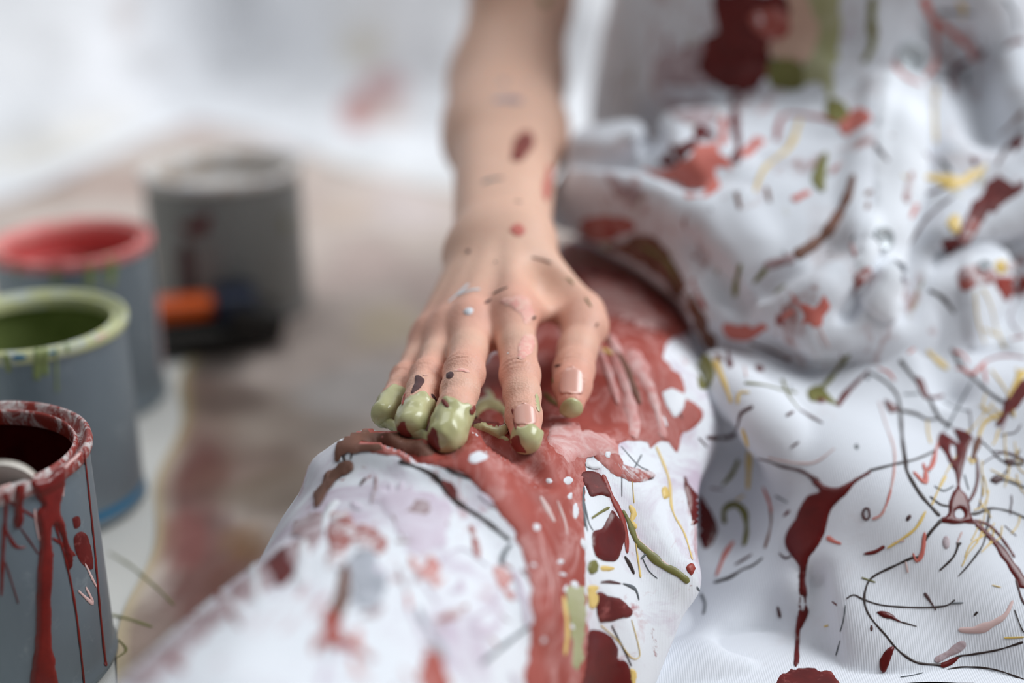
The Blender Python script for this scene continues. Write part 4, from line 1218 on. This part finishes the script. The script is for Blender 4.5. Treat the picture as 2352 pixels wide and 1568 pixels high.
for pts, w, m in [
    ([(1996, 1081), (2052, 1067), (2103, 1055), (2149, 1035)], [9, 8, 7, 7], DARK),
    ([(1880, 1108), (1850, 1086), (1830, 1078), (1794, 1070), (1763, 1058), (1728, 1050)], [14, 9, 8, 7, 7, 6], DMAUVE),
    ([(1996, 854), (2034, 877), (2060, 907), (2067, 943), (2072, 1004), (2080, 1060), (2085, 1086), (2116, 1137), (2159, 1185)], [5, 6, 8, 8, 8, 9, 9, 9, 8], DARK),
    ([(2163, 1193), (2137, 1222), (2123, 1246), (2115, 1278), (2095, 1281), (2057, 1298), (2003, 1326), (1987, 1358), (1987, 1390), (2003, 1422), (2035, 1459), (2054, 1483), (2078, 1505), (2110, 1522), (2163, 1527)], [8, 7, 8, 6, 6, 5, 5, 5, 5, 5, 5, 5, 6, 6, 7], DARK),
    ([(2182, 1521), (2203, 1507), (2230, 1503), (2283, 1494), (2310, 1487), (2350, 1474)], [6, 5, 5, 4, 4, 6], DARK),
    ([(2160, 1529), (2180, 1522), (2202, 1508)], [14, 14, 5], DRED), ([(2070, 1428), (2105, 1438)], [5, 2], DARK),
    ([(1944, 1375), (1961, 1366), (1985, 1377), (2030, 1390), (2110, 1395), (2171, 1391), (2193, 1377)], 4, DARK),
    ([(2123, 1361), (2135, 1378), (2150, 1401)], [8, 5, 3], DMAUVE), ([(2202, 1246), (2190, 1278), (2158, 1310)], [7, 4, 6], DARK), (oval(2202, 1245, 4, 5)[:5], 5, DARK),
    ([(2273, 1171), (2267, 1209), (2257, 1251), (2227, 1294), (2201, 1323)], [5, 5, 4, 4, 3], DARK),
    (oval(1990, 1180, 8, 13) + [(1997, 1183)], 6, DMAUVE),
    ([(2124, 1222), (2118, 1270), (2105, 1288), (2097, 1270)], [6, 9, 10, 5], CORAL), ([(2126, 1174), (2099, 1217), (2038, 1259)], [5, 7, 4], YELLOW), ([(1984, 1272), (2010, 1267), (2032, 1254)], [4, 10, 9], DREDC),
    ([(2201, 1446), (2243, 1446), (2283, 1430), (2310, 1411), (2326, 1379)], [10, 18, 18, 12, 4], PALE), ([(2147, 1518), (2190, 1494), (2217, 1475)], [14, 16, 18], MAUVE),
    ([(2177, 1537), (2217, 1531), (2283, 1537), (2352, 1560)], 4, DARK), ([(2241, 1201), (2283, 1243), (2318, 1289), (2358, 1350)], [12, 18, 26, 34], DRED), ([(2290, 1240), (2312, 1262), (2340, 1310)], [4, 5, 4], WHITE),
    ([(2334, 1331), (2345, 1371), (2356, 1390)], 6, DMAUVE), ([(2236, 1195), (2270, 1205), (2300, 1235), (2330, 1280)], [8, 7, 9, 8], DRED),
    ([(2067, 826), (2098, 866), (2113, 884), (2134, 915), (2159, 961), (2187, 981)], [9, 8, 10, 10, 8, 7], DARK), ([(2134, 912), (2150, 913), (2167, 908)], [12, 9, 6], DREDC),
    ([(2060, 941), (2103, 950), (2129, 963), (2159, 961)], [12, 9, 7, 5], DARK), ([(2231, 879), (2180, 973), (2169, 989)], [4, 5, 4], GREYL),
    ([(2185, 800), (2210, 843), (2238, 869), (2269, 899), (2307, 925)], [8, 9, 7, 7, 9], DARK), ([(2185, 805), (2213, 815), (2224, 835)], [6, 7, 5], CORAL),
    ([(2195, 846), (2213, 848), (2233, 861), (2246, 848), (2266, 828)], [6, 9, 12, 8, 7], CORAL), ([(2266, 828), (2294, 819), (2328, 818), (2356, 823)], [7, 9, 9, 8], BRICKW), ([(2258, 835), (2266, 880)], [6, 4], CORAL),
    ([(2360, 872), (2328, 920), (2307, 955), (2289, 980)], [46, 40, 22, 6], DREDC), ([(2350, 850), (2328, 897), (2315, 920)], [20, 18, 8], YELLOW), ([(2340, 900), (2316, 950), (2300, 990)], [6, 8, 4], MAUVE),
    ([(2305, 951), (2264, 968), (2248, 1004)], [7, 10, 5], YELLOW), ([(2250, 1003), (2242, 1028), (2234, 1055)], [10, 15, 10], BROWN), ([(2243, 1050), (2246, 1093), (2238, 1129), (2225, 1152)], [6, 7, 8, 8], DRED), ([(2225, 1050), (2232, 1064), (2240, 1055)], 6, YELLOW),
    ([(2246, 1010), (2262, 1020), (2305, 1060), (2352, 1066)], [4, 4, 7, 7], DARK), ([(2280, 1036), (2320, 1042), (2356, 1060)], [5, 8, 8], DMAUVE), ([(2300, 1100), (2330, 1110), (2356, 1120)], [6, 7, 6], DARK),
    ([(2019, 922), (2034, 973), (2052, 1024), (2055, 1068), (2047, 1121), (2027, 1178), (2006, 1193)], [3, 4, 5, 6, 5, 5, 8], PALE), ([(2055, 1060), (2047, 1121), (2027, 1178), (2004, 1192)], [4, 4, 5, 7], CORAL),
    ([(2231, 1180), (2246, 1178), (2277, 1167), (2322, 1175), (2356, 1190)], [8, 6, 5, 5, 6], DARK), ([(2163, 1190), (2200, 1196), (2245, 1200)], [8, 8, 8], DRED), ([(2136, 1140), (2160, 1158), (2180, 1162)], 6, DARK),
    ([(2151, 1027), (2141, 1068), (2126, 1081), (2121, 1065)], [6, 9, 10, 6], CORAL), ([(2126, 1081), (2124, 1108), (2098, 1083)], [10, 12, 6], CORAL), ([(2159, 1000), (2156, 1015), (2152, 1030)], 5, CORAL),
    ([(2146, 1116), (2167, 1127), (2190, 1116)], 4, GREYL), ([(2129, 805), (2150, 825), (2177, 848)], [10, 16, 8], YELLOW), ([(2130, 965), (2132, 995), (2138, 1018)], [4, 5, 5], YELLOW), ([(2172, 1092), (2155, 1125), (2140, 1160)], [7, 5, 4], YELLOW),
    ([(2215, 1090), (2225, 1125)], 4, GREYL), ([(2165, 920), (2190, 935), (2230, 945)], 3, GREYL), ([(2075, 905), (2110, 904)], 4, GREYL),
    ([(1641, 826), (1664, 880), (1680, 925)], [14, 12, 8], YELLOW), ([(1694, 928), (1699, 902), (1722, 902)], [9, 8, 5], YELLOW), ([(1730, 933), (1702, 950), (1694, 979), (1682, 1001), (1650, 1006), (1622, 1004)], [10, 10, 8, 10, 10, 8], DMAUVE),
    ([(1705, 984), (1720, 1042), (1718, 1124)], [8, 14, 10], YELLOW), ([(1710, 879), (1753, 884), (1791, 894), (1830, 902)], [8, 8, 6, 8], OLIVE), ([(1796, 871), (1812, 910), (1835, 940)], [6, 8, 8], OLIVE),
    ([(1949, 813), (1906, 871), (1876, 902)], [16, 12, 16], OLIVE), ([(1940, 830), (1912, 862)], 7, CORAL), ([(1995, 851), (1944, 902), (1924, 933)], [6, 12, 14], DREDC), ([(1815, 1028), (1834, 1015)], [6, 8], DMAUVE),
    ([(1763, 1050), (1830, 1063), (1875, 1060), (1916, 1030)], [5, 5, 5, 3], PALE), ([(1753, 1119), (1766, 1150), (1773, 1178)], [6, 8, 5], CORAL), ([(1664, 1203), (1664, 1170), (1688, 1158), (1710, 1177), (1715, 1217), (1709, 1254)], [10, 15, 15, 17, 15, 13], OLIVE),
    ([(1659, 1114), (1680, 1090), (1697, 1055)], [7, 11, 7], OLIVE), ([(1685, 1243), (1664, 1275), (1645, 1323)], [10, 11, 5], CORAL), ([(1640, 1337), (1675, 1326), (1707, 1307), (1728, 1299), (1752, 1281)], [6, 9, 7, 6, 5], DARK),
    ([(1688, 1297), (1708, 1285), (1728, 1273)], [5, 8, 5], DMAUVE), ([(1786, 1393), (1792, 1419)], [5, 8], DMAUVE), ([(1899, 1233), (1915, 1243), (1933, 1249)], [12, 8, 8], CORAL), ([(1600, 1347), (1619, 1382), (1616, 1411)], [6, 7, 5], GREYL),
    ([(1768, 1163), (1771, 1203), (1757, 1259)], [7, 6, 8], BROWN), ([(1790, 1270), (1804, 1282), (1818, 1276)], [5, 7, 5], DMAUVE), ([(1800, 1185), (1814, 1172)], [6, 8], DREDC),
    ([(1930, 1450), (1937, 1425), (1942, 1390)], [3, 3, 2], GREYL), ([(1920, 1505), (1930, 1470)], [4, 2], GREYL), ([(1835, 940), (1860, 955), (1890, 972)], [6, 8, 5], DMAUVE), ([(1805, 955), (1822, 945)], 7, DMAUVE),
    ([(2068, 1555), (2090, 1552), (2120, 1545)], [3, 2, 3], GREYL), ([(2330, 1400), (2345, 1440), (2352, 1452)], 3, DARK), ([(2306, 1465), (2352, 1463)], 4, YELLOW),
    ([(2100, 800), (2085, 812)], 5, CORAL), ([(2016, 846), (2040, 855), (2055, 875)], [6, 7, 4], CORAL), ([(2237, 1414), (2245, 1405)], [4, 7], DARK),
    ]: L(pts, w, m)
for i in range(34):       # fine yellow and dark strings around the pocket
    x, y = random.uniform(2225, 2345), random.uniform(830, 1230)
    a = random.gauss(1.35, .5); ln = random.uniform(40, 130)
    q = [(x, y)]
    for k in range(3):
        a += random.gauss(0, .35); q.append((q[-1][0] + math.cos(a) * ln / 3, q[-1][1] + math.sin(a) * ln / 3))
    L([p for p in q if p[0] < 2365], random.uniform(2.2, 4), YELLOW if random.random() < .75 else DMAUVE)
# -- pocket
for poly, m in [([(2206, 616), (2245, 610), (2284, 624), (2287, 647), (2248, 658), (2209, 663)], BRICKC), ([(2284, 641), (2315, 633), (2358, 635), (2358, 672), (2315, 689), (2298, 675)], BRICKW), (oval(2298, 613, 12, 14), YELLOW), ([(2310, 610), (2358, 580), (2358, 600), (2325, 625)], BRICKC)]:
    S(poly, m, rag=3)
for pts, w, m in [([(2255, 660), (2275, 700), (2290, 760), (2310, 800)], 4, YELLOW), ([(2240, 670), (2245, 730), (2262, 790)], 4, YELLOW), ([(2260, 755), (2300, 775)], 4, YELLOW), ([(2340, 680), (2320, 730), (2345, 770)], 4, MAUVE), ([(2320, 780), (2356, 772)], 8, BRICKC)]: L(pts, w, m)
# -- coverall top
for poly, m in [
    ([(1641, -12), (1790, -12), (1816, 18), (1806, 77), (1770, 92), (1764, 171), (1718, 214), (1690, 214), (1632, 190), (1604, 159), (1614, 101), (1647, 55)], DREDC),
    ([(1709, 31), (1800, 18), (1816, 77), (1757, 92)], BRICK),
    ([(1806, -12), (1850, -12), (1880, 60), (1860, 140), (1770, 130), (1765, 95), (1806, 77)], BEIGE),
    ([(1850, -12), (1925, -12), (1930, 80), (1920, 160), (1915, 230), (1880, 190), (1830, 200), (1850, 140), (1875, 70)], SAGE),
    ([(1770, 140), (1840, 140), (1855, 180), (1830, 205), (1775, 195)], OLIVE),
    ([(1503, 144), (1549, 119), (1614, 95), (1604, 159), (1632, 190), (1617, 199), (1513, 196)], MAUVE),
    ([(1534, 227), (1635, 236), (1638, 288), (1574, 279), (1549, 266)], MAUVE),
    ([(1476, 257), (1494, 294), (1506, 331), (1513, 376), (1537, 380), (1580, 358), (1598, 337), (1601, 318), (1574, 324), (1525, 331), (1503, 309)], DREDC),
    ([(1601, 285), (1623, 288), (1641, 306), (1632, 324), (1601, 321)], DRED),
    ([(1601, 334), (1647, 324), (1653, 269), (1669, 272), (1666, 324), (1647, 343), (1675, 361), (1684, 386), (1647, 389), (1647, 438), (1586, 453), (1543, 425), (1476, 389), (1540, 386), (1574, 364)], CORAL),
    ([(1393, 401), (1427, 413), (1470, 429), (1476, 459), (1451, 480), (1427, 468)], MAUVE),
    ([(1330, 520), (1360, 495), (1440, 500), (1460, 520), (1420, 545), (1350, 550)], BRICK),
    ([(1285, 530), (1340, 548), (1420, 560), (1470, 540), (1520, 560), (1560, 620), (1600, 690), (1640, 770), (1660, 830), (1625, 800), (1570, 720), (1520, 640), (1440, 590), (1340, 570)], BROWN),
    ([(1661, 742), (1694, 751), (1764, 748), (1744, 768), (1718, 781), (1671, 778)], CORAL),
    ([(1820, 672), (1844, 698), (1867, 708), (1900, 682), (1900, 712), (1880, 748), (1853, 741), (1837, 761), (1850, 728), (1837, 708)], CORAL),
    ([(1804, 718), (1824, 715), (1800, 738)], CORAL), ([(1664, 791), (1684, 840), (1672, 838)], DRED),
    ([(1981, 618), (2004, 627), (1995, 649), (1976, 663), (1956, 683), (1965, 658), (1962, 638)], BRICKC),
    ([(2127, 408), (2169, 402), (2197, 405), (2237, 391), (2262, 380), (2251, 400), (2217, 428), (2181, 433)], YELLOW),
    ([(2265, 430), (2293, 402), (2321, 425), (2356, 411), (2338, 447), (2287, 481), (2265, 498), (2237, 537), (2217, 562), (2175, 582), (2169, 554), (2195, 537), (2223, 487)], DREDC),
    ([(2225, 500), (2250, 520), (2220, 560), (2200, 545)], BRICKC), (oval(2195, 512, 16, 18), YELLOW),
    ([(1925, 293), (1969, 247), (1999, 270), (1951, 311)], CORAL), ([(1900, 230), (1935, 235), (1950, 255), (1930, 280), (1905, 275)], OLIVE),
    ([(2313, 332), (2330, 320), (2352, 325), (2335, 348)], DREDC),
    (oval(1751, 43, 14, 16), WHITE), (oval(1995, 440, 9, 8), BROWN), (oval(1992, 470, 6, 10), BROWN)]:
    S(poly, m, rag=4)
for pts, w, m in [
    ([(1405, 165), (1385, 230), (1375, 275)], [16, 24, 18], GREYB), ([(1687, 214), (1687, 263), (1690, 300), (1696, 337), (1687, 376)], [24, 18, 22, 16, 20], DREDC), ([(1705, 360), (1748, 318)], [20, 30], CORAL),
    ([(1782, 324), (1800, 266), (1877, 269), (1925, 285)], [10, 14, 14, 10], BRICKW), ([(1837, 275), (1813, 337), (1757, 386), (1733, 441)], [10, 12, 10, 8], YELLOW),
    ([(1824, 589), (1890, 543), (1940, 466), (1960, 400)], [24, 26, 22, 14], BROWN), ([(1754, 612), (1790, 602), (1824, 590)], [16, 26, 24], MAUVE), ([(1701, 606), (1692, 645), (1688, 682)], [8, 14, 14], OLIVE),
    ([(1761, 616), (1731, 649)], [14, 8], OLIVE), ([(1804, 655), (1780, 672)], 9, OLIVE), ([(1721, 788), (1760, 800), (1804, 821)], 7, DMAUVE), ([(1880, 748), (1905, 800)], [5, 3], PALE),
    ([(2096, 394), (2080, 464)], [16, 20], BRICKC), ([(2108, 470), (2091, 500)], [16, 10], CORAL), ([(2133, 666), (2164, 683), (2192, 719)], [6, 10, 6], DARK),
    ([(2005, -8), (2002, 46), (2004, 102), (1984, 143)], [18, 20, 18, 12], OLIVE), ([(2119, -8), (2135, 31), (2147, 51), (2150, 102), (2145, 153), (2124, 176)], [26, 18, 14, 12, 12, 8], CORAL), ([(2145, 43), (2193, 79), (2229, 115), (2234, 138)], [10, 14, 12, 12], CORAL),
    ([(2155, 28), (2206, 28), (2239, 33)], [8, 11, 7], GREYL), ([(2265, 112), (2249, 133)], [10, 13], DMAUVE), ([(2227, 140), (2201, 151), (2186, 173), (2191, 219)], [14, 16, 14, 10], DREDC), ([(2140, 173), (2181, 179)], 9, GREYL), ([(2217, 160), (2220, 195)], 9, GREYL),
    ([(2308, 112), (2329, 97), (2356, 94)], [6, 14, 12], DREDC), ([(2306, -5), (2331, 31), (2337, 69)], 6, GREYL), ([(2053, 151), (2084, 179), (2119, 194)], [12, 12, 8], CORAL),
    ([(2298, 311), (2325, 285), (2352, 255)], [6, 10, 8], BROWN), ([(2290, 378), (2318, 332), (2352, 296)], [8, 12, 12], DMAUVE), ([(2200, 5), (2215, 20), (2210, 40)], 10, YELLOW), ([(2160, 365), (2185, 395)], 8, GREYL), ([(2235, 360), (2240, 380)], 12, DREDC),
    ([(1895, 350), (1880, 410), (1890, 440)], [14, 30, 20], OLIVE), ([(1905, 400), (1935, 370)], 18, BRICKC), ([(1820, 460), (1860, 440)], [18, 14], CORAL), ([(1760, 430), (1768, 465)], 9, BROWN), ([(1690, 440), (1700, 480)], 10, BROWN),
    ([(2150, 200), (2146, 260), (2150, 330)], 5, YELLOW), ([(2130, 445), (2175, 430)], 8, DMAUVE), ([(2090, 560), (2130, 500), (2190, 450)], [5, 8, 6], DMAUVE), ([(1955, 560), (1965, 590)], 8, BRICKC), ([(1940, 90), (1960, 60)], 10, LILAC), ([(2010, 330), (2040, 370)], 8, DMAUVE),
    ([(1345, 520), (1310, 540), (1300, 530)], 16, WHITE), ([(1470, 560), (1530, 600), (1570, 680)], [20, 26, 12], OLIVE), ([(1380, 570), (1400, 560)], 18, SAGE), ([(1590, 640), (1610, 690), (1640, 740)], [10, 12, 9], BRICKC),
    ]: L(pts, w, m)
for i in range(44):       # small stray flicks
    x, y = random.uniform(1480, 2340), random.uniform(20, 1500)
    a = random.uniform(0, 3.14); ln = random.uniform(6, 34)
    L([(x, y), (x + math.cos(a) * ln, y + math.sin(a) * ln)], random.uniform(2.5, 5.5), random.choice([DMAUVE, GREYL, CORAL, YELLOW, PALE, DREDC, OLIVE, GREYL]))

# ---- buttons, placket and pocket flap of the coverall
def button(u, v, rpx, mat, spot=None):
    h_ = GAR.cast(u, v)
    if h_ is None: return
    p, n, ow = h_
    r = rpx * (p - EYE).dot(FWD) / F
    n = (n + (EYE - p).normalized() * .8).normalized()
    prof = [(r * .9, 0), (r, .0006), (r, .0016), (r * .9, .0024), (r * .78, .0025), (r * .70, .0019), (r * .2, .0017), (.00005, .0017)]
    v_, f_ = lathe(prof, 32)
    q = n.to_track_quat('Z', 'Y').to_matrix()
    o = pydata('button', [p + q @ Vector(x) + n * .0004 for x in v_], f_, mat, ow)
    return o
BTN = NT('button_metal').out(srgb(196, 202, 206), .42, Metallic=.3)
b1 = button(2092, 134, 36, BTN); b2 = button(2026, 548, 29, BTN); b3 = button(2259, 611, 13, BTN)
for b_, s_ in ((b1, 'pale upper button of the coverall front'), (b2, 'pale snap button with a dab of coral paint'), (b3, 'small white stud on the pocket flap')):
    if b_: tag(b_, s_)
# ---- wet green paint on the fingertips: thick coats moulded over them
def coat(name, pts, rads, cut, thick, seed, amp=.0075, h=.0006):
    ax = pts[-1] - pts[-2]; ax /= np.linalg.norm(ax)
    def f(p):
        d = chain(p, pts[-3:], rads[-3:], .003) - thick * (1 + .5 * vnoise(p * 230, seed))
        s = (p - pts[-1]) @ ax
        return smax(d, (cut - s) + amp * (.75 * vnoise(p * 100, seed + 3) + .35 * vnoise(p * 260, seed + 4)), .0018)
    c = pts[-1]
    v, q = mesh_sdf(f, c - .024, c + .024, h)
    o = link(name, np_mesh(name, v, q), GREENP, person)
    tag(o, 'thick wet olive green paint coating a fingertip')
    return o
coats = [coat('green_paint', *FING['pinky'], -.0125, .0011, 61), coat('green_paint', *FING['ring'], -.0105, .0013, 62), coat('green_paint', *FING['middle'], -.0125, .0014, 63),
         coat('green_paint', *FING['index'], -.0010, .0011, 64), coat('green_paint', THUMB[0], THUMB[1], .0028, .0007, 65, amp=.0015)]
def bridge(a, b, r):
    f = lambda p: smin(chain(p, [a, (a + b) / 2 + np.array([0, -.001, -.0015]), b], [r, r * .75, r], .003), smin(ball(p, a, r * 1.3), ball(p, b, r * 1.3), .002), .003) + .0007 * vnoise(p * 300, 9)
    v, q = mesh_sdf(f, np.minimum(a, b) - .012, np.maximum(a, b) + .012, .0006)
    o = link('green_paint', np_mesh('green_paint', v, q), GREENP, person)
    tag(o, 'wet olive green paint squeezed out between two fingertips')
fk = np.array([0, -.001, -.003])
bridge(FING['ring'][0][5] + fk, FING['middle'][0][5] + fk, .0034)
bridge(FING['pinky'][0][5] + fk, FING['ring'][0][5] + fk, .0026)
HND = Target([body] + coats)
def HS(poly, m, **k): return splat(HND, poly, m, 'paint_spot', rag=k.pop('rag', 1.5), relief=k.pop('relief', .0002), step=k.pop('step', 5), parent=k.pop('parent', None), **k)
def HL(pts, w, m, **k): return strand(HND, pts, w, m, 'paint_fleck', relief=k.pop('relief', .00025), **k)
for pts, w, m in [
    ([(1167, 660), (1150, 666), (1133, 675)], [6, 9, 5], DARK), ([(1129, 687), (1114, 696)], [7, 6], DMAUVE), ([(1221, 591), (1245, 596), (1267, 604)], [4, 6, 4], BROWN),
    ([(1137, 601), (1140, 604)], 5, DARK), ([(1073, 574), (1079, 580)], 9, DMAUVE), ([(1198, 714), (1205, 706)], 5, DARK), ([(1222, 732), (1230, 728)], 6, DARK), ([(1166, 811), (1168, 813)], 5, WHITE),
    ([(1030, 694), (1055, 672), (1076, 652)], [6, 8, 9], WHITE), ([(1049, 679), (1078, 667), (1102, 664)], [5, 8, 10], WHITE),
    ([(1045, 851), (1062, 849), (1079, 855)], [10, 14, 11], PINK), ([(1121, 847), (1118, 870), (1112, 893)], [7, 6, 5], DARK), ([(1110, 898), (1098, 925), (1080, 950)], [6, 12, 14], BRICKD),
    ([(1276, 841), (1288, 839)], [6, 7], DMAUVE), ([(1304, 638), (1318, 652)], [5, 4], OLIVE), ([(1345, 685), (1358, 705)], [5, 4], OLIVE), ([(1368, 750), (1373, 742)], 6, BROWN),
    ([(1232, 905), (1236, 925), (1237, 945)], [12, 16, 12], GREENP), ([(1176, 940), (1186, 955), (1200, 962)], [10, 14, 6], BRICKD), ([(1185, 985), (1180, 960)], [8, 5], BRICKD),
    ([(1214, 302), (1200, 335), (1184, 371)], [26, 44, 22], BRICKD), ([(1134, 229), (1170, 228), (1202, 233)], [20, 30, 18], MAUVE), ([(1150, 186), (1166, 190)], [24, 18], MAUVE), ([(1208, 190), (1216, 194)], 14, MAUVE),
    ([(1108, 420), (1130, 412), (1157, 409)], [14, 12, 6], GREYL), ([(1182, 463), (1198, 464)], [12, 12], DMAUVE), ([(1264, 383), (1258, 420), (1252, 459)], [20, 28, 16], CORAL), ([(1172, 530), (1187, 528), (1206, 532)], [24, 36, 24], CORAL),
    ([(1240, 0), (1262, 2)], [20, 16], OLIVE), ([(972, 862), (982, 862)], [9, 8], PINK), ([(930, 905), (924, 930)], [6, 8], BRICKW), ([(1016, 918), (1030, 935)], [12, 8], BRICKD), ([(990, 905), (1002, 920)], [10, 14], DMAUVE), ([(1268, 850), (1270, 880)], [6, 8], OLIVE),
    ]: HL(pts, w, m)
HS([(1152, 694), (1183, 679), (1213, 694), (1229, 725), (1206, 748), (1194, 717)], PINK, rag=4)
HS([(1198, 775), (1225, 775), (1217, 809), (1198, 824), (1190, 798)], PINK, rag=4)
HS(oval(1076, 717, 11, 8, -15), WHITE, relief=.0006)
HS([(953, 863), (977, 870), (965, 890), (945, 905), (950, 880)], DMAUVE, rag=2)
HS(oval(1033, 862, 11, 8, -15), DMAUVE, rag=2)
HS([(930, 968), (915, 985), (912, 1000), (925, 1012), (948, 1014), (950, 1000), (938, 988)], BRICKD, rag=3)
HS([(996, 985), (978, 1002), (972, 1020), (990, 1036), (1012, 1036), (1008, 1015), (1004, 998)], BRICKD, rag=3)
HS([(1186, 998), (1174, 1008), (1176, 1028), (1196, 1040), (1210, 1036), (1200, 1018), (1196, 1004)], BRICKD, rag=3)
BASE[0] = .00055
# green web of paint squeezed out between the fingers
S([(1087, 932), (1118, 912), (1160, 932), (1175, 962), (1164, 993), (1144, 1004), (1106, 989), (1076, 974)], GREENP, 'green_paint', relief=.0018, rag=2, step=5, holes=[[(1098, 958), (1121, 941), (1152, 954), (1156, 974), (1137, 981), (1106, 970)]], edge=12)
L([(1118, 895), (1128, 915), (1125, 935)], [10, 18, 12], GREENP, 'green_paint'); L([(1125, 988), (1150, 1003), (1168, 1012)], [10, 16, 8], GREENP, 'green_paint'); L([(893, 968), (905, 980), (915, 985)], [8, 12, 8], GREENP, 'green_paint')

BASE[0] = .00016
# ---- paint run down the cans
def can_parts(c): return [o for o in c.children if o.name.split('.')[0] in ('can_body', 'can_rim')]
def reroot(o, root):
    for x in o or []:
        x.parent = root; x.matrix_parent_inverse = root.matrix_world.inverted()
    return o
def on_can(c, polys, lines):
    T = Target(can_parts(c))
    for poly, m, r in polys: reroot(splat(T, poly, m, 'paint_run', relief=r, rag=1.2, step=7), c)
    for pts, w, m in lines: reroot(strand(T, pts, w, m, 'paint_drip'), c)
PALEP = mk('pale_pink', (226, 190, 184), (214, 170, 164), rough=.5)
on_can(can_red, [
    ([(70, 1104), (102, 1100), (145, 1070), (147, 1121), (136, 1164), (149, 1207), (158, 1249), (166, 1275), (160, 1309), (151, 1283), (141, 1232), (124, 1202), (117, 1224), (121, 1283), (117, 1369), (119, 1475), (128, 1530), (132, 1600), (70, 1600), (81, 1475), (83, 1390), (87, 1283), (92, 1241), (83, 1177), (96, 1160), (81, 1138)], BRICK_W, .0016),
    ([(36, 1113), (55, 1111), (53, 1173), (55, 1190), (45, 1213), (32, 1202)], BRICK_W, .0014),
    ([(170, 1232), (196, 1224), (213, 1275), (209, 1309), (179, 1283)], DREDC, .0003),
    ([(165, 1190), (180, 1185), (183, 1208), (170, 1215)], DREDC, .0003)],
    [([(192, 1030), (204, 1138), (217, 1262), (230, 1411), (243, 1530)], [8, 9, 9, 9, 11], BRICK_W), ([(124, 1198), (153, 1296), (175, 1411), (194, 1580)], [5, 6, 6, 5], BRICK_W), ([(2, 1138), (34, 1160), (85, 1194), (92, 1232)], [6, 7, 6, 5], BRICK_W),
     ([(47, 1213), (70, 1245), (88, 1272)], 4, DREDC), ([(8, 1207), (34, 1253), (58, 1256)], [7, 8, 6], BRICK_W), ([(14, 1130), (12, 1190), (8, 1241), (3, 1368)], [8, 9, 8, 5], BRICK_W), ([(192, 1287), (205, 1315), (221, 1347)], [6, 8, 5], PALEP),
     ([(179, 1356), (213, 1385), (196, 1347)], [6, 9, 5], PALEP), ([(12, 1290), (28, 1340), (42, 1385)], 3, DREDC), ([(120, 1235), (150, 1255), (172, 1275)], [6, 9, 5], BRICK_W), ([(79, 1168), (82, 1200), (90, 1240)], [4, 5, 3], PALEP), ([(100, 1180), (103, 1300), (102, 1420)], [3, 4, 3], PALEP),
     ([(146, 1110), (144, 1140)], [8, 4], PALEP), ([(0, 1120), (35, 1106)], 9, PALEP), ([(148, 1075), (185, 1040)], [7, 5], PALEP)])
on_can(can_green, [], [([(86, 800), (86, 830), (84, 872)], [16, 18, 16], GREEN_W), ([(103, 798), (104, 830), (104, 862)], [14, 15, 12], GREEN_W), ([(14, 812), (17, 835), (20, 855)], [12, 14, 12], GREEN_W), ([(128, 800), (130, 870), (131, 900)], [6, 6, 4], GREEN_W),
     ([(30, 822), (60, 820)], 12, BLUE), ([(112, 812), (128, 808)], 10, BLUE), ([(155, 788), (156, 808)], [12, 9], GREEN_W), ([(220, 780), (245, 765)], [10, 8], PALEP)])
on_can(can_pink, [([(0, 600), (60, 600), (75, 628), (95, 605), (160, 598), (172, 618), (185, 595), (265, 570), (330, 548), (335, 525), (345, 560), (290, 590), (200, 615), (80, 622), (0, 615)], PINK_W, .0010)],
     [([(42, 560), (40, 600), (40, 640)], [12, 10, 8], GREEN_W), ([(125, 610), (130, 660)], [16, 12], GREEN_W), ([(205, 590), (208, 630), (205, 665)], [26, 24, 18], GREEN_W), ([(250, 580), (256, 620), (250, 660)], [26, 24, 18], GREEN_W), ([(350, 580), (362, 700), (372, 850)], [14, 12, 10], PALEP)])
on_can(can_grey, [([(373, 474), (415, 515), (481, 490), (470, 535), (427, 535)], DREDC, .0004), ([(410, 570), (440, 565), (450, 690), (415, 690)], DMAUVE, .0003)], [([(400, 440), (425, 420), (455, 440)], [16, 20, 16], WHITE), ([(655, 500), (660, 530)], 20, OLIVE)])

# ---- puddle and strings of paint on the floor
FLR = Target([paper, drop])
for o in (splat(FLR, [(1790, 1552), (1815, 1536), (1850, 1530), (1900, 1538), (1930, 1560), (1940, 1600), (1780, 1600)], DREDC, 'paint_puddle', relief=.0006, rag=5),
          strand(FLR, [(250, 1270), (300, 1300), (360, 1350), (400, 1390)], [4, 6, 6, 5], OLIVE), strand(FLR, [(240, 1410), (290, 1420), (350, 1440)], [8, 9, 7], OLIVE), strand(FLR, [(255, 1455), (290, 1490), (270, 1510)], [5, 6, 4], OLIVE)):
    pass
bpy.context.view_layer.update()
